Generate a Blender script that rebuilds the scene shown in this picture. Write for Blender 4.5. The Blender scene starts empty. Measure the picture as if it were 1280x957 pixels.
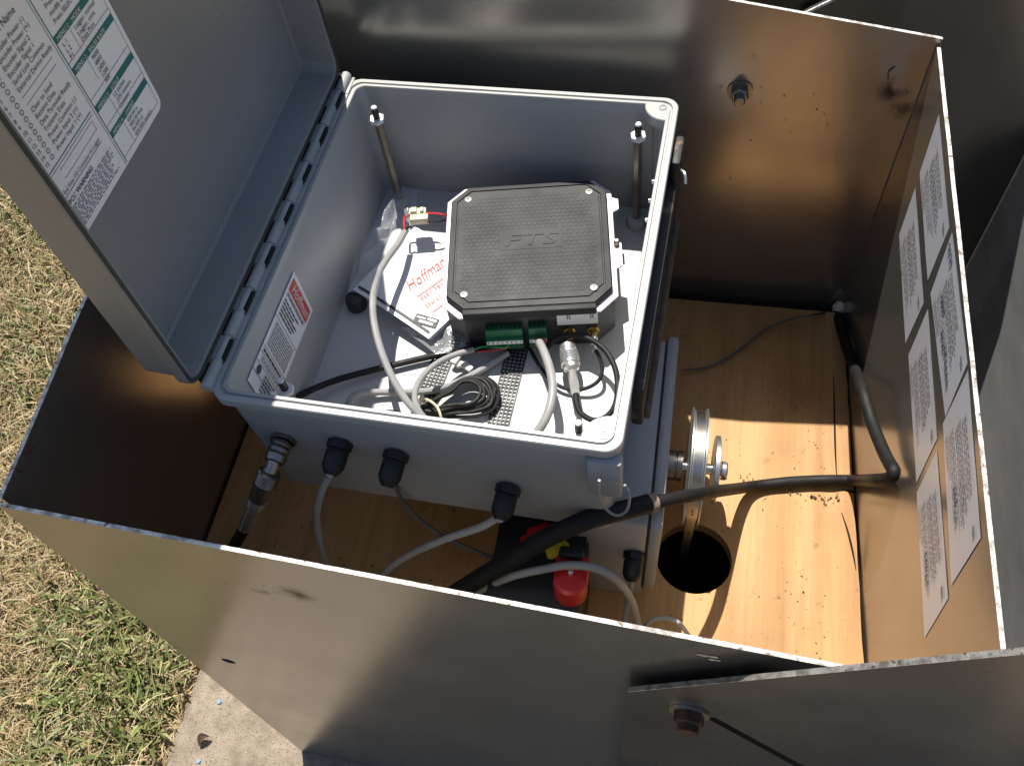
import bpy, bmesh, math, random
import numpy as np
from mathutils import Matrix, Vector, noise
random.seed(7)
S = bpy.context.scene
# ------------------------------------------------------------------ camera, sky, sun, exposure
cd = bpy.data.cameras.new("camera"); cam = bpy.data.objects.new("camera", cd); S.collection.objects.link(cam)
cm = Matrix(((.9832,-.1002,.1528),(.1671,.8314,-.5299),(-.074,.5466,.8342))).to_4x4(); cm.translation = (0, 0, 1.0)
cam.matrix_world = cm
cd.sensor_fit = 'HORIZONTAL'; cd.sensor_width = 36.0; cd.lens = 36.0*1150/1280
cd.clip_start = 0.02; cd.clip_end = 400
S.camera = cam
SUN = Vector((-.19, .46, 1.0)).normalized()
w = bpy.data.worlds.new("World"); S.world = w; w.use_nodes = True
sky = w.node_tree.nodes.new('ShaderNodeTexSky'); sky.sky_type = 'NISHITA'; sky.sun_disc = False
sky.sun_elevation = math.asin(SUN.z); sky.sun_rotation = math.atan2(SUN.x, SUN.y)
bg = w.node_tree.nodes['Background']; bg.inputs[1].default_value = 0.08
w.node_tree.links.new(sky.outputs[0], bg.inputs[0])
sd = bpy.data.lights.new("sun", 'SUN'); sun = bpy.data.objects.new("sun", sd); S.collection.objects.link(sun)
sd.energy = 5.0; sd.angle = math.radians(.53); sd.color = (1, .95, .86)
sun.matrix_world = SUN.to_track_quat('Z', 'Y').to_matrix().to_4x4()
S.view_settings.view_transform = 'Standard'; S.view_settings.look = 'None'
S.view_settings.exposure = 0.52; S.view_settings.gamma = 1

# ------------------------------------------------------------------ frames (metres; z = 0 is the plywood floor)
WLD = Matrix.Identity(4)
EF = Matrix(((.9989,.0407,-.0224),(-.041,.9991,-.0101),(.022,.011,.9997))).to_4x4(); EF.translation = (-.19,.564,.36)      # equipment enclosure, origin at the rim centre
DF = Matrix(((.987,-.1592,-.0224),(.159,.9872,-.0101),(.0237,.0064,.9997))).to_4x4(); DF.translation = (-.1444,.6331,.2797)      # data logger, origin at the top centre
ew = lambda x, y, z: tuple(EF @ Vector((x, y, z)))
dw = lambda x, y, z: tuple(DF @ Vector((x, y, z)))

# ------------------------------------------------------------------ materials
MAT = {}
def mat(name, col, rough=.5, metal=0., c2=None, nscale=8., stretch=(1, 1, 1), bump=0., bscale=60., contrast=(.35, .65),
        rvar=0., spots=None, spotscale=40., spotcut=.68, coat=0., alpha=1., trans=0., spec=None, island=None):
    m = bpy.data.materials.new(name); m.use_nodes = True; MAT[name] = m
    nt = m.node_tree; N = nt.nodes; Lk = nt.links; p = N['Principled BSDF']
    p.inputs['Base Color'].default_value = (*col, 1); p.inputs['Roughness'].default_value = rough
    p.inputs['Metallic'].default_value = metal; p.inputs['Coat Weight'].default_value = coat
    if spec is not None: p.inputs['Specular IOR Level'].default_value = spec
    p.inputs['Transmission Weight'].default_value = trans; p.inputs['Alpha'].default_value = alpha
    tc = N.new('ShaderNodeTexCoord'); mp = N.new('ShaderNodeMapping'); mp.inputs['Scale'].default_value = stretch
    Lk.new(tc.outputs['Object'], mp.inputs['Vector'])
    def nz(scale, det=5, rough_=.6, v=None):
        n = N.new('ShaderNodeTexNoise'); n.inputs['Scale'].default_value = scale; n.inputs['Detail'].default_value = det
        n.inputs['Roughness'].default_value = rough_; Lk.new(v or mp.outputs[0], n.inputs['Vector']); return n.outputs[0]
    def ramp(src, a, b, ca, cb):
        r = N.new('ShaderNodeValToRGB'); e = r.color_ramp.elements
        e[0].position = a; e[1].position = b; e[0].color = (*ca, 1); e[1].color = (*cb, 1); Lk.new(src, r.inputs[0]); return r.outputs[0]
    def mix(f, a, b):
        x = N.new('ShaderNodeMix'); x.data_type = 'RGBA'; Lk.new(f, x.inputs[0]); Lk.new(a, x.inputs[6]); Lk.new(b, x.inputs[7]); return x.outputs[2]
    out = None
    if island:
        g = N.new('ShaderNodeNewGeometry'); r = N.new('ShaderNodeValToRGB'); e = r.color_ramp.elements
        while len(e) < len(island): e.new(.5)
        for i, c in enumerate(island): e[i].position = i/(len(island)-1); e[i].color = (*c, 1)
        Lk.new(g.outputs['Random Per Island'], r.inputs[0]); out = r.outputs[0]
    elif c2: out = ramp(nz(nscale), contrast[0], contrast[1], col, c2)
    if spots:
        f = ramp(nz(spotscale, 3, .55, tc.outputs['Object']), spotcut, spotcut+.05, (0, 0, 0), (1, 1, 1))
        if out is None:
            rgb = N.new('ShaderNodeRGB'); rgb.outputs[0].default_value = (*col, 1); out = rgb.outputs[0]
        rg = N.new('ShaderNodeRGB'); rg.outputs[0].default_value = (*spots, 1); out = mix(f, out, rg.outputs[0])
    if out is not None: Lk.new(out, p.inputs['Base Color'])
    if rvar:
        mr = N.new('ShaderNodeMapRange'); mr.inputs[3].default_value = max(.02, rough-rvar); mr.inputs[4].default_value = rough+rvar
        mr.inputs[1].default_value = .3; mr.inputs[2].default_value = .7
        Lk.new(nz(nscale*1.7), mr.inputs[0]); Lk.new(mr.outputs[0], p.inputs['Roughness'])
    if bump:
        b = N.new('ShaderNodeBump'); b.inputs['Strength'].default_value = bump; b.inputs['Distance'].default_value = .002
        Lk.new(nz(bscale), b.inputs['Height']); Lk.new(b.outputs[0], p.inputs['Normal'])
    return m

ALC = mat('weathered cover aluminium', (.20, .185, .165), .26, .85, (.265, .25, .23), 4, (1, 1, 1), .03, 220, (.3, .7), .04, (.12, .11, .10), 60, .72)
RAW = mat('sawn metal edge', (.30, .28, .25), .6, .3, (.72, .70, .66), 110, (1, 1, 1), .5, 300, (.38, .58), 0, (.20, .14, .09), 150, .62)
DOUB = mat('dull sheet doubler', (.10, .085, .07), .4, 1., (.16, .14, .12), 9)
STAIN = mat('dark oxide stain', (.11, .10, .085), .55, .6, (.06, .055, .05), 60)
REDP = mat('faded red paint', (.16, .045, .035), .6)

def stains(m, unused):
    """smoky oxide stains (centre in the panel's own coordinates, radius) and fine random scratches"""
    nt = m.node_tree; N = nt.nodes; Lk = nt.links; p = N['Principled BSDF']; tc = N.new('ShaderNodeTexCoord')
    nz = N.new('ShaderNodeTexNoise'); nz.inputs['Scale'].default_value = 45; nz.inputs['Detail'].default_value = 5; Lk.new(tc.outputs['Object'], nz.inputs['Vector'])
    acc = None
    for (x, y, z), r in STAINS:
        d = N.new('ShaderNodeVectorMath'); d.operation = 'DISTANCE'; Lk.new(tc.outputs['Object'], d.inputs[0]); d.inputs[1].default_value = (x, y, z)
        mr = N.new('ShaderNodeMapRange'); mr.interpolation_type = 'SMOOTHSTEP'; mr.inputs[1].default_value = 0; mr.inputs[2].default_value = r; mr.inputs[3].default_value = 1; mr.inputs[4].default_value = 0
        Lk.new(d.outputs['Value'], mr.inputs[0])
        if acc is None: acc = mr.outputs[0]
        else:
            a = N.new('ShaderNodeMath'); a.operation = 'MAXIMUM'; Lk.new(acc, a.inputs[0]); Lk.new(mr.outputs[0], a.inputs[1]); acc = a.outputs[0]
    mu = N.new('ShaderNodeMath'); mu.operation = 'MULTIPLY'; r2 = N.new('ShaderNodeMapRange'); r2.inputs[1].default_value = .38; r2.inputs[2].default_value = .60
    Lk.new(nz.outputs[0], r2.inputs[0]); Lk.new(acc, mu.inputs[0]); Lk.new(r2.outputs[0], mu.inputs[1])
    src = p.inputs['Base Color'].links[0].from_socket
    mx = N.new('ShaderNodeMix'); mx.data_type = 'RGBA'; Lk.new(mu.outputs[0], mx.inputs[0]); Lk.new(src, mx.inputs[6]); mx.inputs[7].default_value = (.035, .03, .025, 1)
    # scratches: thin bands of a strongly stretched noise, in two directions
    out = mx.outputs[2]
    for rot, sc in ((.5, 1.), (-.35, 1.3)):
        mp = N.new('ShaderNodeMapping'); mp.inputs['Rotation'].default_value = (rot, rot, rot*.6); mp.inputs['Scale'].default_value = (6*sc, 6*sc, 150*sc); Lk.new(tc.outputs['Object'], mp.inputs[0])
        sn = N.new('ShaderNodeTexNoise'); sn.inputs['Scale'].default_value = 1.4; sn.inputs['Detail'].default_value = 2; Lk.new(mp.outputs[0], sn.inputs['Vector'])
        sr = N.new('ShaderNodeMapRange'); sr.inputs[1].default_value = .70; sr.inputs[2].default_value = .78; sr.inputs[4].default_value = .10; Lk.new(sn.outputs[0], sr.inputs[0])
        mm = N.new('ShaderNodeMix'); mm.data_type = 'RGBA'; Lk.new(sr.outputs[0], mm.inputs[0]); Lk.new(out, mm.inputs[6]); mm.inputs[7].default_value = (.42, .40, .37, 1); out = mm.outputs[2]
    Lk.new(out, p.inputs['Base Color'])
    rs = p.inputs['Roughness'].links[0].from_socket; ad = N.new('ShaderNodeMath'); ad.operation = 'MULTIPLY_ADD'; Lk.new(mu.outputs[0], ad.inputs[0]); ad.inputs[1].default_value = .3; Lk.new(rs, ad.inputs[2]); Lk.new(ad.outputs[0], p.inputs['Roughness'])
SHO = Vector((-.13, .5, -.583))
STAINS = [(tuple(Vector(c)-SHO), r) for c, r in (((-.2796,.2366,.269), .022), ((-.3155,.2382,.257), .013), ((-.2971,.2373,.2642), .011), ((.210, .817, .345), .024), ((.224, .817, .322), .018))]

def plywood():
    m = bpy.data.materials.new('plywood'); m.use_nodes = True; nt = m.node_tree; N = nt.nodes; Lk = nt.links; p = N['Principled BSDF']
    tc = N.new('ShaderNodeTexCoord')
    def nz(sc, st, det=6, dist=0.):
        mp = N.new('ShaderNodeMapping'); mp.inputs['Scale'].default_value = st; Lk.new(tc.outputs['Object'], mp.inputs[0])
        n = N.new('ShaderNodeTexNoise'); n.inputs['Scale'].default_value = sc; n.inputs['Detail'].default_value = det; n.inputs['Distortion'].default_value = dist
        Lk.new(mp.outputs[0], n.inputs['Vector']); return n.outputs[0]
    def ramp(src, st):
        r = N.new('ShaderNodeValToRGB'); e = r.color_ramp.elements
        while len(e) < len(st): e.new(.5)
        for i, (q, c) in enumerate(st): e[i].position = q; e[i].color = (*c, 1)
        Lk.new(src, r.inputs[0]); return r.outputs[0]
    def mul(a, b, f=1.):
        x = N.new('ShaderNodeMix'); x.data_type = 'RGBA'; x.blend_type = 'MULTIPLY'; x.inputs[0].default_value = f; Lk.new(a, x.inputs[6]); Lk.new(b, x.inputs[7]); return x.outputs[2]
    a = ramp(nz(3.2, (7, .55, 1), 5, .6), [(.28, (.385, .20, .061)), (.45, (.49, .272, .10)), (.56, (.53, .303, .12)), (.72, (.43, .228, .082))])
    b = ramp(nz(9, (26, .9, 1), 4, .2), [(.3, (.90, .86, .81)), (.55, (1, 1, 1))])
    c = ramp(nz(60, (1, 1, 1), 3), [(.26, (.35, .24, .16)), (.36, (1, 1, 1))])
    d = ramp(nz(5, (1, 1, 1), 4), [(.30, (.72, .66, .60)), (.5, (1, 1, 1))])
    Lk.new(mul(mul(mul(a, b), c, .5), d), p.inputs['Base Color']); p.inputs['Roughness'].default_value = .62
    bp = N.new('ShaderNodeBump'); bp.inputs['Strength'].default_value = .25; bp.inputs['Distance'].default_value = .001
    Lk.new(nz(9, (26, .9, 1), 4, .2), bp.inputs['Height']); Lk.new(bp.outputs[0], p.inputs['Normal'])
    return m
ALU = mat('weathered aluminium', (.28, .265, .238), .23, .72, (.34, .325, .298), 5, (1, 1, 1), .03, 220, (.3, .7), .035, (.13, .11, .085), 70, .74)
stains(ALU, [])
PLY = plywood()
PLYE = mat('plywood edge', (.30, .17, .07), .8, 0, (.16, .09, .045), 30, (1, 1, 30))
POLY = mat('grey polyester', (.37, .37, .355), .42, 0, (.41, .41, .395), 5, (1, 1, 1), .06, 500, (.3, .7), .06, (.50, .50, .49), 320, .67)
LID_SHADED = mat('shade-darkened lid polyester', (.19, .195, .192), .42, 0, (.225, .23, .227), 5, (1, 1, 1), .06, 500, (.3, .7), .06, (.275, .28, .275), 320, .67)  # same plastic as the box, colour darkened to stand for the lid's shade
PANEL = mat('pale back plate', (.45, .46, .455), .5, 0, (.50, .505, .50), 9, (1, 1, 1), .04, 300, (.3, .7), 0, (.35, .31, .27), 90, .76)
GASK = mat('dark gasket foam', (.045, .045, .042), .85)
HING = mat('grey hinge plastic', (.32, .325, .32), .45, 0, (.38, .385, .38), 30)
RUB = mat('black rubber', (.02, .02, .021), .5, 0, (.032, .031, .03), 40, (1, 1, 1), .15, 200, (.35, .7), .12, (.09, .07, .05), 130, .72)
CABB = mat('black cable jacket', (.009, .009, .0095), .6, 0, (.016, .015, .0145), 60, (1, 1, 1), .1, 300, (.35, .7), .08, (.07, .055, .04), 170, .72, spec=.3)
CABG = mat('grey cable jacket', (.27, .265, .26), .42, 0, (.33, .325, .32), 40)
CABGD = mat('dark grey cable jacket', (.085, .08, .075), .5, 0, (.12, .11, .10), 60)
CABGW = mat('pale grey cable jacket', (.42, .42, .42), .45, 0, (.50, .50, .49), 40)
REDW = mat('red insulation', (.55, .035, .045), .4); GRNW = mat('green insulation', (.02, .30, .11), .4)
BLKW = mat('black insulation', (.02, .02, .022), .4)
CHROME = mat('nickel plate', (.80, .79, .77), .27, .86, (.70, .685, .66), 25, (1, 1, 1), 0, 60, (.35, .65), .08)
STEEL = mat('dull steel', (.38, .35, .31), .36, 1., (.24, .21, .17), 60)
BRITE = mat('machined aluminium', (.66, .66, .65), .34, .92, (.55, .55, .54), 30, (12, 1, 1))
BRASS = mat('brass', (.62, .42, .14), .3, 1., (.45, .30, .10), 90)
ROD = mat('tarnished standoff', (.36, .33, .27), .38, .85, (.24, .21, .16), 50)
NUT = mat('pale nylon nut', (.72, .70, .68), .4)
BLKP = mat('black plastic', (.010, .010, .0105), .5, 0, (.016, .016, .0165), 30, (1, 1, 1), .1, 400)
LOGB = mat('black textured lid', (.011, .0105, .012), .62, 0, (.016, .0155, .017), 12, (1, 1, 1), .1, 600, (.35, .7), .06, (.05, .046, .042), 150, .74)
LOGF = mat('logger front plastic', (.016, .016, .018), .40, 0, (.022, .022, .024), 20)
LOGC = mat('logger side plastic', (.075, .073, .078), .55, 0, (.095, .092, .096), 20)
PINK = mat('anodised flange', (.70, .60, .67), .45, .2)
SCRW = mat('screw head', (.22, .215, .205), .45, .3)
DARK = mat('dark recess', (.008, .008, .008), .9)
TGRN = mat('terminal green', (.012, .115, .05), .5, 0, (.016, .14, .062), 40)
TDRK = mat('terminal green dark', (.008, .05, .025), .5)
PAPER = mat('white paper', (.79, .79, .80), .6, 0, (.82, .82, .83), 6)
INK = mat('black ink', (.045, .045, .05), .6); INKG = mat('grey ink', (.22, .22, .24), .6)
TEAL = mat('teal ink', (.015, .155, .145), .55); INKR = mat('red ink', (.62, .06, .045), .55); WHT = mat('white ink', (.72, .72, .70), .55)
VINYL = mat('silver vinyl sticker', (.64, .64, .665), .34, .12, (.69, .69, .715), 12)
INKV = mat('sticker print', (.46, .45, .455), .5); INKM = mat('marker pen', (.16, .16, .19), .5)
BEIGE = mat('cream nylon', (.60, .54, .38), .5)
DAYLT = mat('pale daylight tone', (.72, .66, .55), .9, 0, (.80, .75, .66), 60, (1, 1, 1), .5, 120)
FRAY = mat('frayed tan tape', (.38, .29, .20), .9, 0, (.24, .17, .11), 120, (1, 1, 1), .6, 200)
RUST = mat('rusty bolt', (.085, .04, .025), .7, .3, (.04, .022, .016), 90, (1, 1, 1), .3, 200)
BATT = mat('battery case', (.012, .012, .014), .38, 0, (.02, .02, .022), 20)
REDC = mat('red cap plastic', (.52, .018, .015), .38); YEL = mat('yellow plastic', (.62, .48, .03), .5)
LIT = mat('oxidised end sheet', (.26, .265, .27), .5, .15, (.40, .41, .42), 6, (1, 1, 3.), .06, 160, (.3, .7), .06, (.40, .40, .41), 30, .70)
TAPE = mat('perforated steel tape', (.55, .53, .50), .32, 1., (.40, .36, .31), 30)
SLABM = mat('concrete', (.20, .160, .115), .95, 0, (.335, .28, .21), 38, (1, 1, 1), 1., 240, (.32, .68), 0, (.13, .10, .07), 300, .59)
BLUE = mat('blue plastic chip', (.22, .36, .72), .5)
LEAFM = mat('dry dark leaf', (.07, .045, .03), .8)
DEB = mat('soil crumb', (.075, .045, .025), .95, island=[(.03, .018, .012), (.12, .07, .035), (.20, .13, .075)])
STRIP = mat('dirty black edging', (.022, .021, .02), .6, 0, (.04, .036, .03), 30, (1, 1, 1), .2, 150, (.35, .65), .08, (.17, .12, .075), 28, .60)
DIRTW = mat('muddy wood', (.17, .12, .075), .9, 0, (.10, .07, .04), 60)

def bagmat():
    m = bpy.data.materials.new('clear bag film'); m.use_nodes = True; nt = m.node_tree; p = nt.nodes['Principled BSDF']
    p.inputs['Base Color'].default_value = (.85, .88, .92, 1); p.inputs['Roughness'].default_value = .12; p.inputs['Alpha'].default_value = .22
    p.inputs['Specular IOR Level'].default_value = .8
    n = nt.nodes.new('ShaderNodeTexNoise'); n.inputs['Scale'].default_value = 35; n.inputs['Detail'].default_value = 3
    tc = nt.nodes.new('ShaderNodeTexCoord'); nt.links.new(tc.outputs['Object'], n.inputs[0])
    b = nt.nodes.new('ShaderNodeBump'); b.inputs['Strength'].default_value = .8; b.inputs['Distance'].default_value = .006
    nt.links.new(n.outputs[0], b.inputs['Height']); nt.links.new(b.outputs[0], p.inputs['Normal']); return m
BAG = bagmat()

# ------------------------------------------------------------------ mesh builder
def cr(pts, sub=6):
    P = [Vector(p) for p in pts]
    if len(P) < 3 or sub < 2: return P
    Q = [P[0]*2-P[1]] + P + [P[-1]*2-P[-2]]; out = []
    for i in range(1, len(Q)-2):
        a, b, c, d = Q[i-1], Q[i], Q[i+1], Q[i+2]
        for k in range(sub):
            t = k/sub
            out.append(.5*((2*b)+(c-a)*t+(2*a-5*b+4*c-d)*t*t+(3*b-a-3*c+d)*t**3))
    return out+[P[-1]]

class B:
    def __init__(s, frame=WLD): s.v = []; s.f = []; s.m = []; s.F = frame
    def add(s, vs, fs, mi=0):
        o = len(s.v); s.v += [tuple(x) for x in vs]; s.f += [tuple(i+o for i in f) for f in fs]; s.m += [mi]*len(fs)
    def quad(s, a, b, c, d, mi=0): s.add([a, b, c, d], [(0, 1, 2, 3)], mi)
    def poly(s, pts, mi=0): s.add(pts, [tuple(range(len(pts)))], mi)
    def box(s, c, sz, mi=0, bev=0., rot=None, seg=2):
        bm = bmesh.new(); bmesh.ops.create_cube(bm, size=1.)
        for v in bm.verts: v.co = Vector((v.co.x*sz[0], v.co.y*sz[1], v.co.z*sz[2]))
        if bev: bmesh.ops.bevel(bm, geom=bm.edges[:], offset=bev, segments=seg, affect='EDGES', profile=.5)
        M = (rot.to_4x4() if rot else Matrix.Identity(4)); M.translation = c
        bm.transform(M); bm.verts.index_update(); s.add([v.co for v in bm.verts], [[v.index for v in f.verts] for f in bm.faces], mi); bm.free()
    def prism(s, top, off, mi=0, side=None):
        """polygon (3-D points) extruded by the vector off"""
        n = len(top); o = Vector(off); T = [Vector(p) for p in top]; Q = [p+o for p in T]
        s.add(T+Q, [tuple(range(n))], mi); k = len(s.v)-2*n
        s.f.append(tuple(k+n+i for i in reversed(range(n)))); s.m.append(mi)
        for i in range(n):
            j = (i+1) % n; s.f.append((k+i, k+n+i, k+n+j, k+j)); s.m.append(mi if side is None else side)
    def tube(s, pts, r, n=10, sub=6, mi=0, closed=False):
        P = [p for i, p in enumerate(P0) if i == 0 or (p-P0[i-1]).length > 1e-5] if (P0 := cr(pts, sub)) else []; N_ = len(P); rs = r if callable(r) else (lambda t: r)
        t0 = (P[1]-P[0]).normalized(); up = t0.orthogonal().normalized(); vs = []
        for i, p in enumerate(P):
            t = (P[min(i+1, N_-1)]-P[max(i-1, 0)]).normalized()
            up = (up-t*up.dot(t)).normalized(); bi = t.cross(up); rr = rs(i/(N_-1))
            vs += [p+(up*math.cos(a)+bi*math.sin(a))*rr for a in (2*math.pi*k/n for k in range(n))]
        fs = [(i*n+k, i*n+(k+1) % n, (i+1)*n+(k+1) % n, (i+1)*n+k) for i in range(N_-1) for k in range(n)]
        fs += [tuple(reversed(range(n))), tuple((N_-1)*n+k for k in range(n))]
        s.add(vs, fs, mi)
    def lathe(s, p0, d, prof, n=20, mi=0, twist=0., up=None):
        d = Vector(d).normalized(); u = Vector(up) if up else d.orthogonal(); u = (u-d*u.dot(d)).normalized(); w_ = d.cross(u); p0 = Vector(p0)
        vs = [p0+d*t+(u*math.cos(a)+w_*math.sin(a))*r for t, r in prof for a in (2*math.pi*(k)/n+twist for k in range(n))]
        m = len(prof); fs = [(i*n+k, i*n+(k+1) % n, (i+1)*n+(k+1) % n, (i+1)*n+k) for i in range(m-1) for k in range(n)]
        fs += [tuple(reversed(range(n))), tuple((m-1)*n+k for k in range(n))]
        s.add(vs, fs, mi)
    def cyl(s, p0, d, r, L, n=16, mi=0): s.lathe(p0, d, [(0, r), (L, r)], n, mi)
    def text(s, body, o, u, v, size, mi=0, shear=0., width=None, ext=0., align='LEFT'):
        c = bpy.data.curves.new('t', 'FONT'); c.body = body; c.size = size; c.shear = shear; c.extrude = ext; c.align_x = align; c.resolution_u = 2
        ob = bpy.data.objects.new('t', c); me = ob.to_mesh(); o = Vector(o); u = Vector(u).normalized(); v = Vector(v).normalized(); n_ = u.cross(v)
        k = 1.
        if width and len(me.vertices):
            xs = [q.co.x for q in me.vertices]; k = width/max(1e-6, max(xs)-min(xs))
        s.add([o+u*q.co.x*k+v*q.co.y+n_*(q.co.z) for q in me.vertices], [tuple(p.vertices) for p in me.polygons], mi)
        ob.to_mesh_clear(); bpy.data.objects.remove(ob); bpy.data.curves.remove(c)
    def words(s, o, u, v, wd, h, rows, mi=0, fill=.55, wl=(.05, .16), seed=1, short=.0):
        """rows of small word-long print marks, too small to read"""
        rg = random.Random(seed); o = Vector(o); u = Vector(u).normalized(); v = Vector(v).normalized(); dh = h/rows
        for i in range(rows):
            x = 0.; end = wd*(1-rg.random()*short); y = -i*dh
            while x < end:
                L = min(wd*rg.uniform(*wl), end-x)
                a = o+u*x+v*y; s.quad(a-v*dh*fill, a+u*L-v*dh*fill, a+u*L, a, mi); x += L+wd*.022
    def build(s, name, mats, parent=None, smooth=.6):
        me = bpy.data.meshes.new(name); ob = bpy.data.objects.new(name, me); S.collection.objects.link(ob)
        M = s.F
        if parent is not None:
            r = parent
            while r.parent: r = r.parent
            M = r.matrix_basis.inverted() @ s.F; ob.parent = parent
            vs = [tuple(M @ Vector(x)) for x in s.v]
        else:
            vs = [M @ Vector(x) for x in s.v]
            xs, ys, zs = zip(*vs); b = Vector(((min(xs)+max(xs))/2, (min(ys)+max(ys))/2, min(zs)))
            vs = [tuple(x-b) for x in vs]; ob.location = b
        me.from_pydata(vs, [], s.f)
        for m_ in (mats if isinstance(mats, (list, tuple)) else [mats]): me.materials.append(m_)
        me.polygons.foreach_set('material_index', s.m)
        if smooth: me.polygons.foreach_set('use_smooth', [True]*len(s.f)); me.set_sharp_from_angle(angle=smooth)
        me.update(); return ob

def root(name, label, cat, loc=(0, 0, 0), frame=None, group=None):
    o = bpy.data.objects.new(name, None); S.collection.objects.link(o); o.empty_display_size = .05
    o.matrix_basis = frame if frame is not None else Matrix.Translation(loc)
    tag(o, label, cat, group); return o
def tag(o, label=None, cat=None, group=None, kind=None):
    if label: o['label'] = label
    if cat: o['category'] = cat
    if group: o['group'] = group
    if kind: o['kind'] = kind
    return o
V = Vector
X, Y, Z = V((1, 0, 0)), V((0, 1, 0)), V((0, 0, 1))

# ================================================================== SETTING: ground, slab, grass
GZ = -.600
b = B(); nx = 60
def gh(x, y): return GZ+.012*noise.noise(V((x*2.3, y*2.3, 0)))+.006*noise.noise(V((x*9, y*9, 3)))
xs = [-60, -25, -10, -5]+[-3.4+i*.06 for i in range(80)]+[1.6, 2.2, 3, 5, 10, 25, 60]
ys = [-60, -25, -10, -5, -3, -2, -1.2]+[-.8+i*.06 for i in range(80)]+[4.2, 5, 7, 10, 25, 60]
vs = [(x, y, gh(x, y) if abs(x) < 3.5 and abs(y) < 4 else GZ) for y in ys for x in xs]
n_ = len(xs)
b.add(vs, [(j*n_+i, j*n_+i+1, (j+1)*n_+i+1, (j+1)*n_+i) for j in range(len(ys)-1) for i in range(n_-1)])
SOIL = mat('dry lawn soil', (.23, .155, .075), .95, 0, (.36, .26, .135), 7, (1, 1, 1), .8, 90, (.3, .7), 0, (.14, .15, .05), 5, .58)
tag(b.build('ground', SOIL), kind='structure')
b = B()
pts = []
rg = random.Random(3)
yy = -1.6
while yy < 1.7: pts.append((-.742+rg.uniform(-.004, .004), yy)); yy += .04
top = [(x+.012, y, -.5835) for x, y in pts]; mid = [(x, y, -.592) for x, y in pts]; bot = [(x-.006, y, -.70) for x, y in pts]
n_ = len(pts); o = len(b.v)
b.add(top+mid+bot+[(1.1, y, -.5835) for x, y in pts], [(i, i+1, n_+i+1, n_+i) for i in range(n_-1)]+[(n_+i, n_+i+1, 2*n_+i+1, 2*n_+i) for i in range(n_-1)]
      + [(3*n_+i, 3*n_+i+1, i+1, i) for i in range(n_-1)])
tag(b.build('concrete_slab', SLABM), kind='structure')

def blades(n, seed, x0, x1, y0, y1, lmin, lmax, wid, lean, dens):
    r = np.random.default_rng(seed); out_v = np.zeros((n, 6, 3), np.float32); k = 0
    while k < n:
        x = r.uniform(x0, x1); y = r.uniform(y0, y1)
        d = noise.noise(V((x*3.1+seed, y*3.1, seed*1.7)))+.5*noise.noise(V((x*8, y*8, seed)))
        if r.uniform(-.6, .6) > d+dens: continue
        L = r.uniform(lmin, lmax); a = r.uniform(0, 2*math.pi); le = lean*r.uniform(.35, 1.25); z = gh(x, y)-.004+(r.uniform(0, .02) if lean > 1 else 0)
        h = np.array([math.cos(a), math.sin(a), 0]); s = np.array([-h[1], h[0], 0])*wid*r.uniform(.6, 1.5); p = np.array([x, y, z]); u = np.array([0, 0, 1.])
        m = p+L*.55*(h*math.sin(le*.7)+u*math.cos(le*.7)); e = m+L*.45*(h*math.sin(min(le*1.35, 1.75))+u*math.cos(min(le*1.35, 1.75)))
        if max(m[0], e[0]) > -.735: continue
        tw = u*wid*r.uniform(-.6, .6)
        out_v[k] = [p-s, p+s, m+s*.85+tw, m-s*.85-tw, e+s*.25, e-s*.25]; k += 1
    return out_v.reshape(-1, 3)
def grass(name, mt, sets, label):
    vv = np.concatenate([blades(*q) for q in sets]); n = len(vv)//6
    base = np.arange(n)[:, None]*6; q = np.concatenate([base+np.array([[0, 1, 2, 3]]), base+np.array([[3, 2, 4, 5]])], 1).reshape(-1, 4)
    me = bpy.data.meshes.new(name); me.vertices.add(len(vv)); me.vertices.foreach_set('co', vv.ravel())
    me.loops.add(q.size); me.loops.foreach_set('vertex_index', q.ravel().astype(np.int32))
    me.polygons.add(len(q)); me.polygons.foreach_set('loop_start', np.arange(0, q.size, 4, dtype=np.int32)); me.polygons.foreach_set('loop_total', np.full(len(q), 4, np.int32))
    me.update(calc_edges=True); me.materials.append(mt); ob = bpy.data.objects.new(name, me); S.collection.objects.link(ob)
    return tag(ob, label, 'grass', kind='stuff')
STRAW = mat('dry straw blades', (.5, .38, .2), .75, island=[(.20, .135, .06), (.33, .235, .11), (.43, .33, .18), (.52, .42, .26), (.26, .175, .075)])
GREEN = mat('green grass blades', (.1, .2, .03), .55, island=[(.065, .085, .02), (.115, .145, .035), (.17, .20, .055), (.28, .28, .11), (.09, .12, .03)])
grass('dry_grass', STRAW, [(52000, 1, -1.75, -.74, -.1, 1.75, .012, .045, .0010, 1.5, .6), (9000, 11, -1.75, -.74, -.1, 1.75, .03, .07, .0010, 1.35, .4), (7000, 5, -3., -1.2, -.6, 3.2, .04, .09, .002, 1.4, .5), (1500, 8, -1.3, -.74, 0, .9, .05, .11, .0009, 1.62, .4)], 'dry straw-coloured cut grass lying left of the metal shelter')
grass('green_grass', GREEN, [(16000, 2, -1.75, -.745, -.1, 1.75, .012, .045, .0011, 1.15, .08), (1500, 4, -1.15, -.76, -.1, .55, .025, .07, .0024, 1.15, -.18), (1500, 14, -1.7, -.76, .3, 1.7, .02, .055, .0017, 1.15, -.2), (1600, 7, -1.75, -.76, -.1, 1.75, .03, .07, .0016, 1.0, -.36), (4000, 6, -3, -1.2, -.6, 3.2, .03, .08, .0025, .8, -.1)], 'green grass tufts growing through the dry cut lawn')

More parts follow.
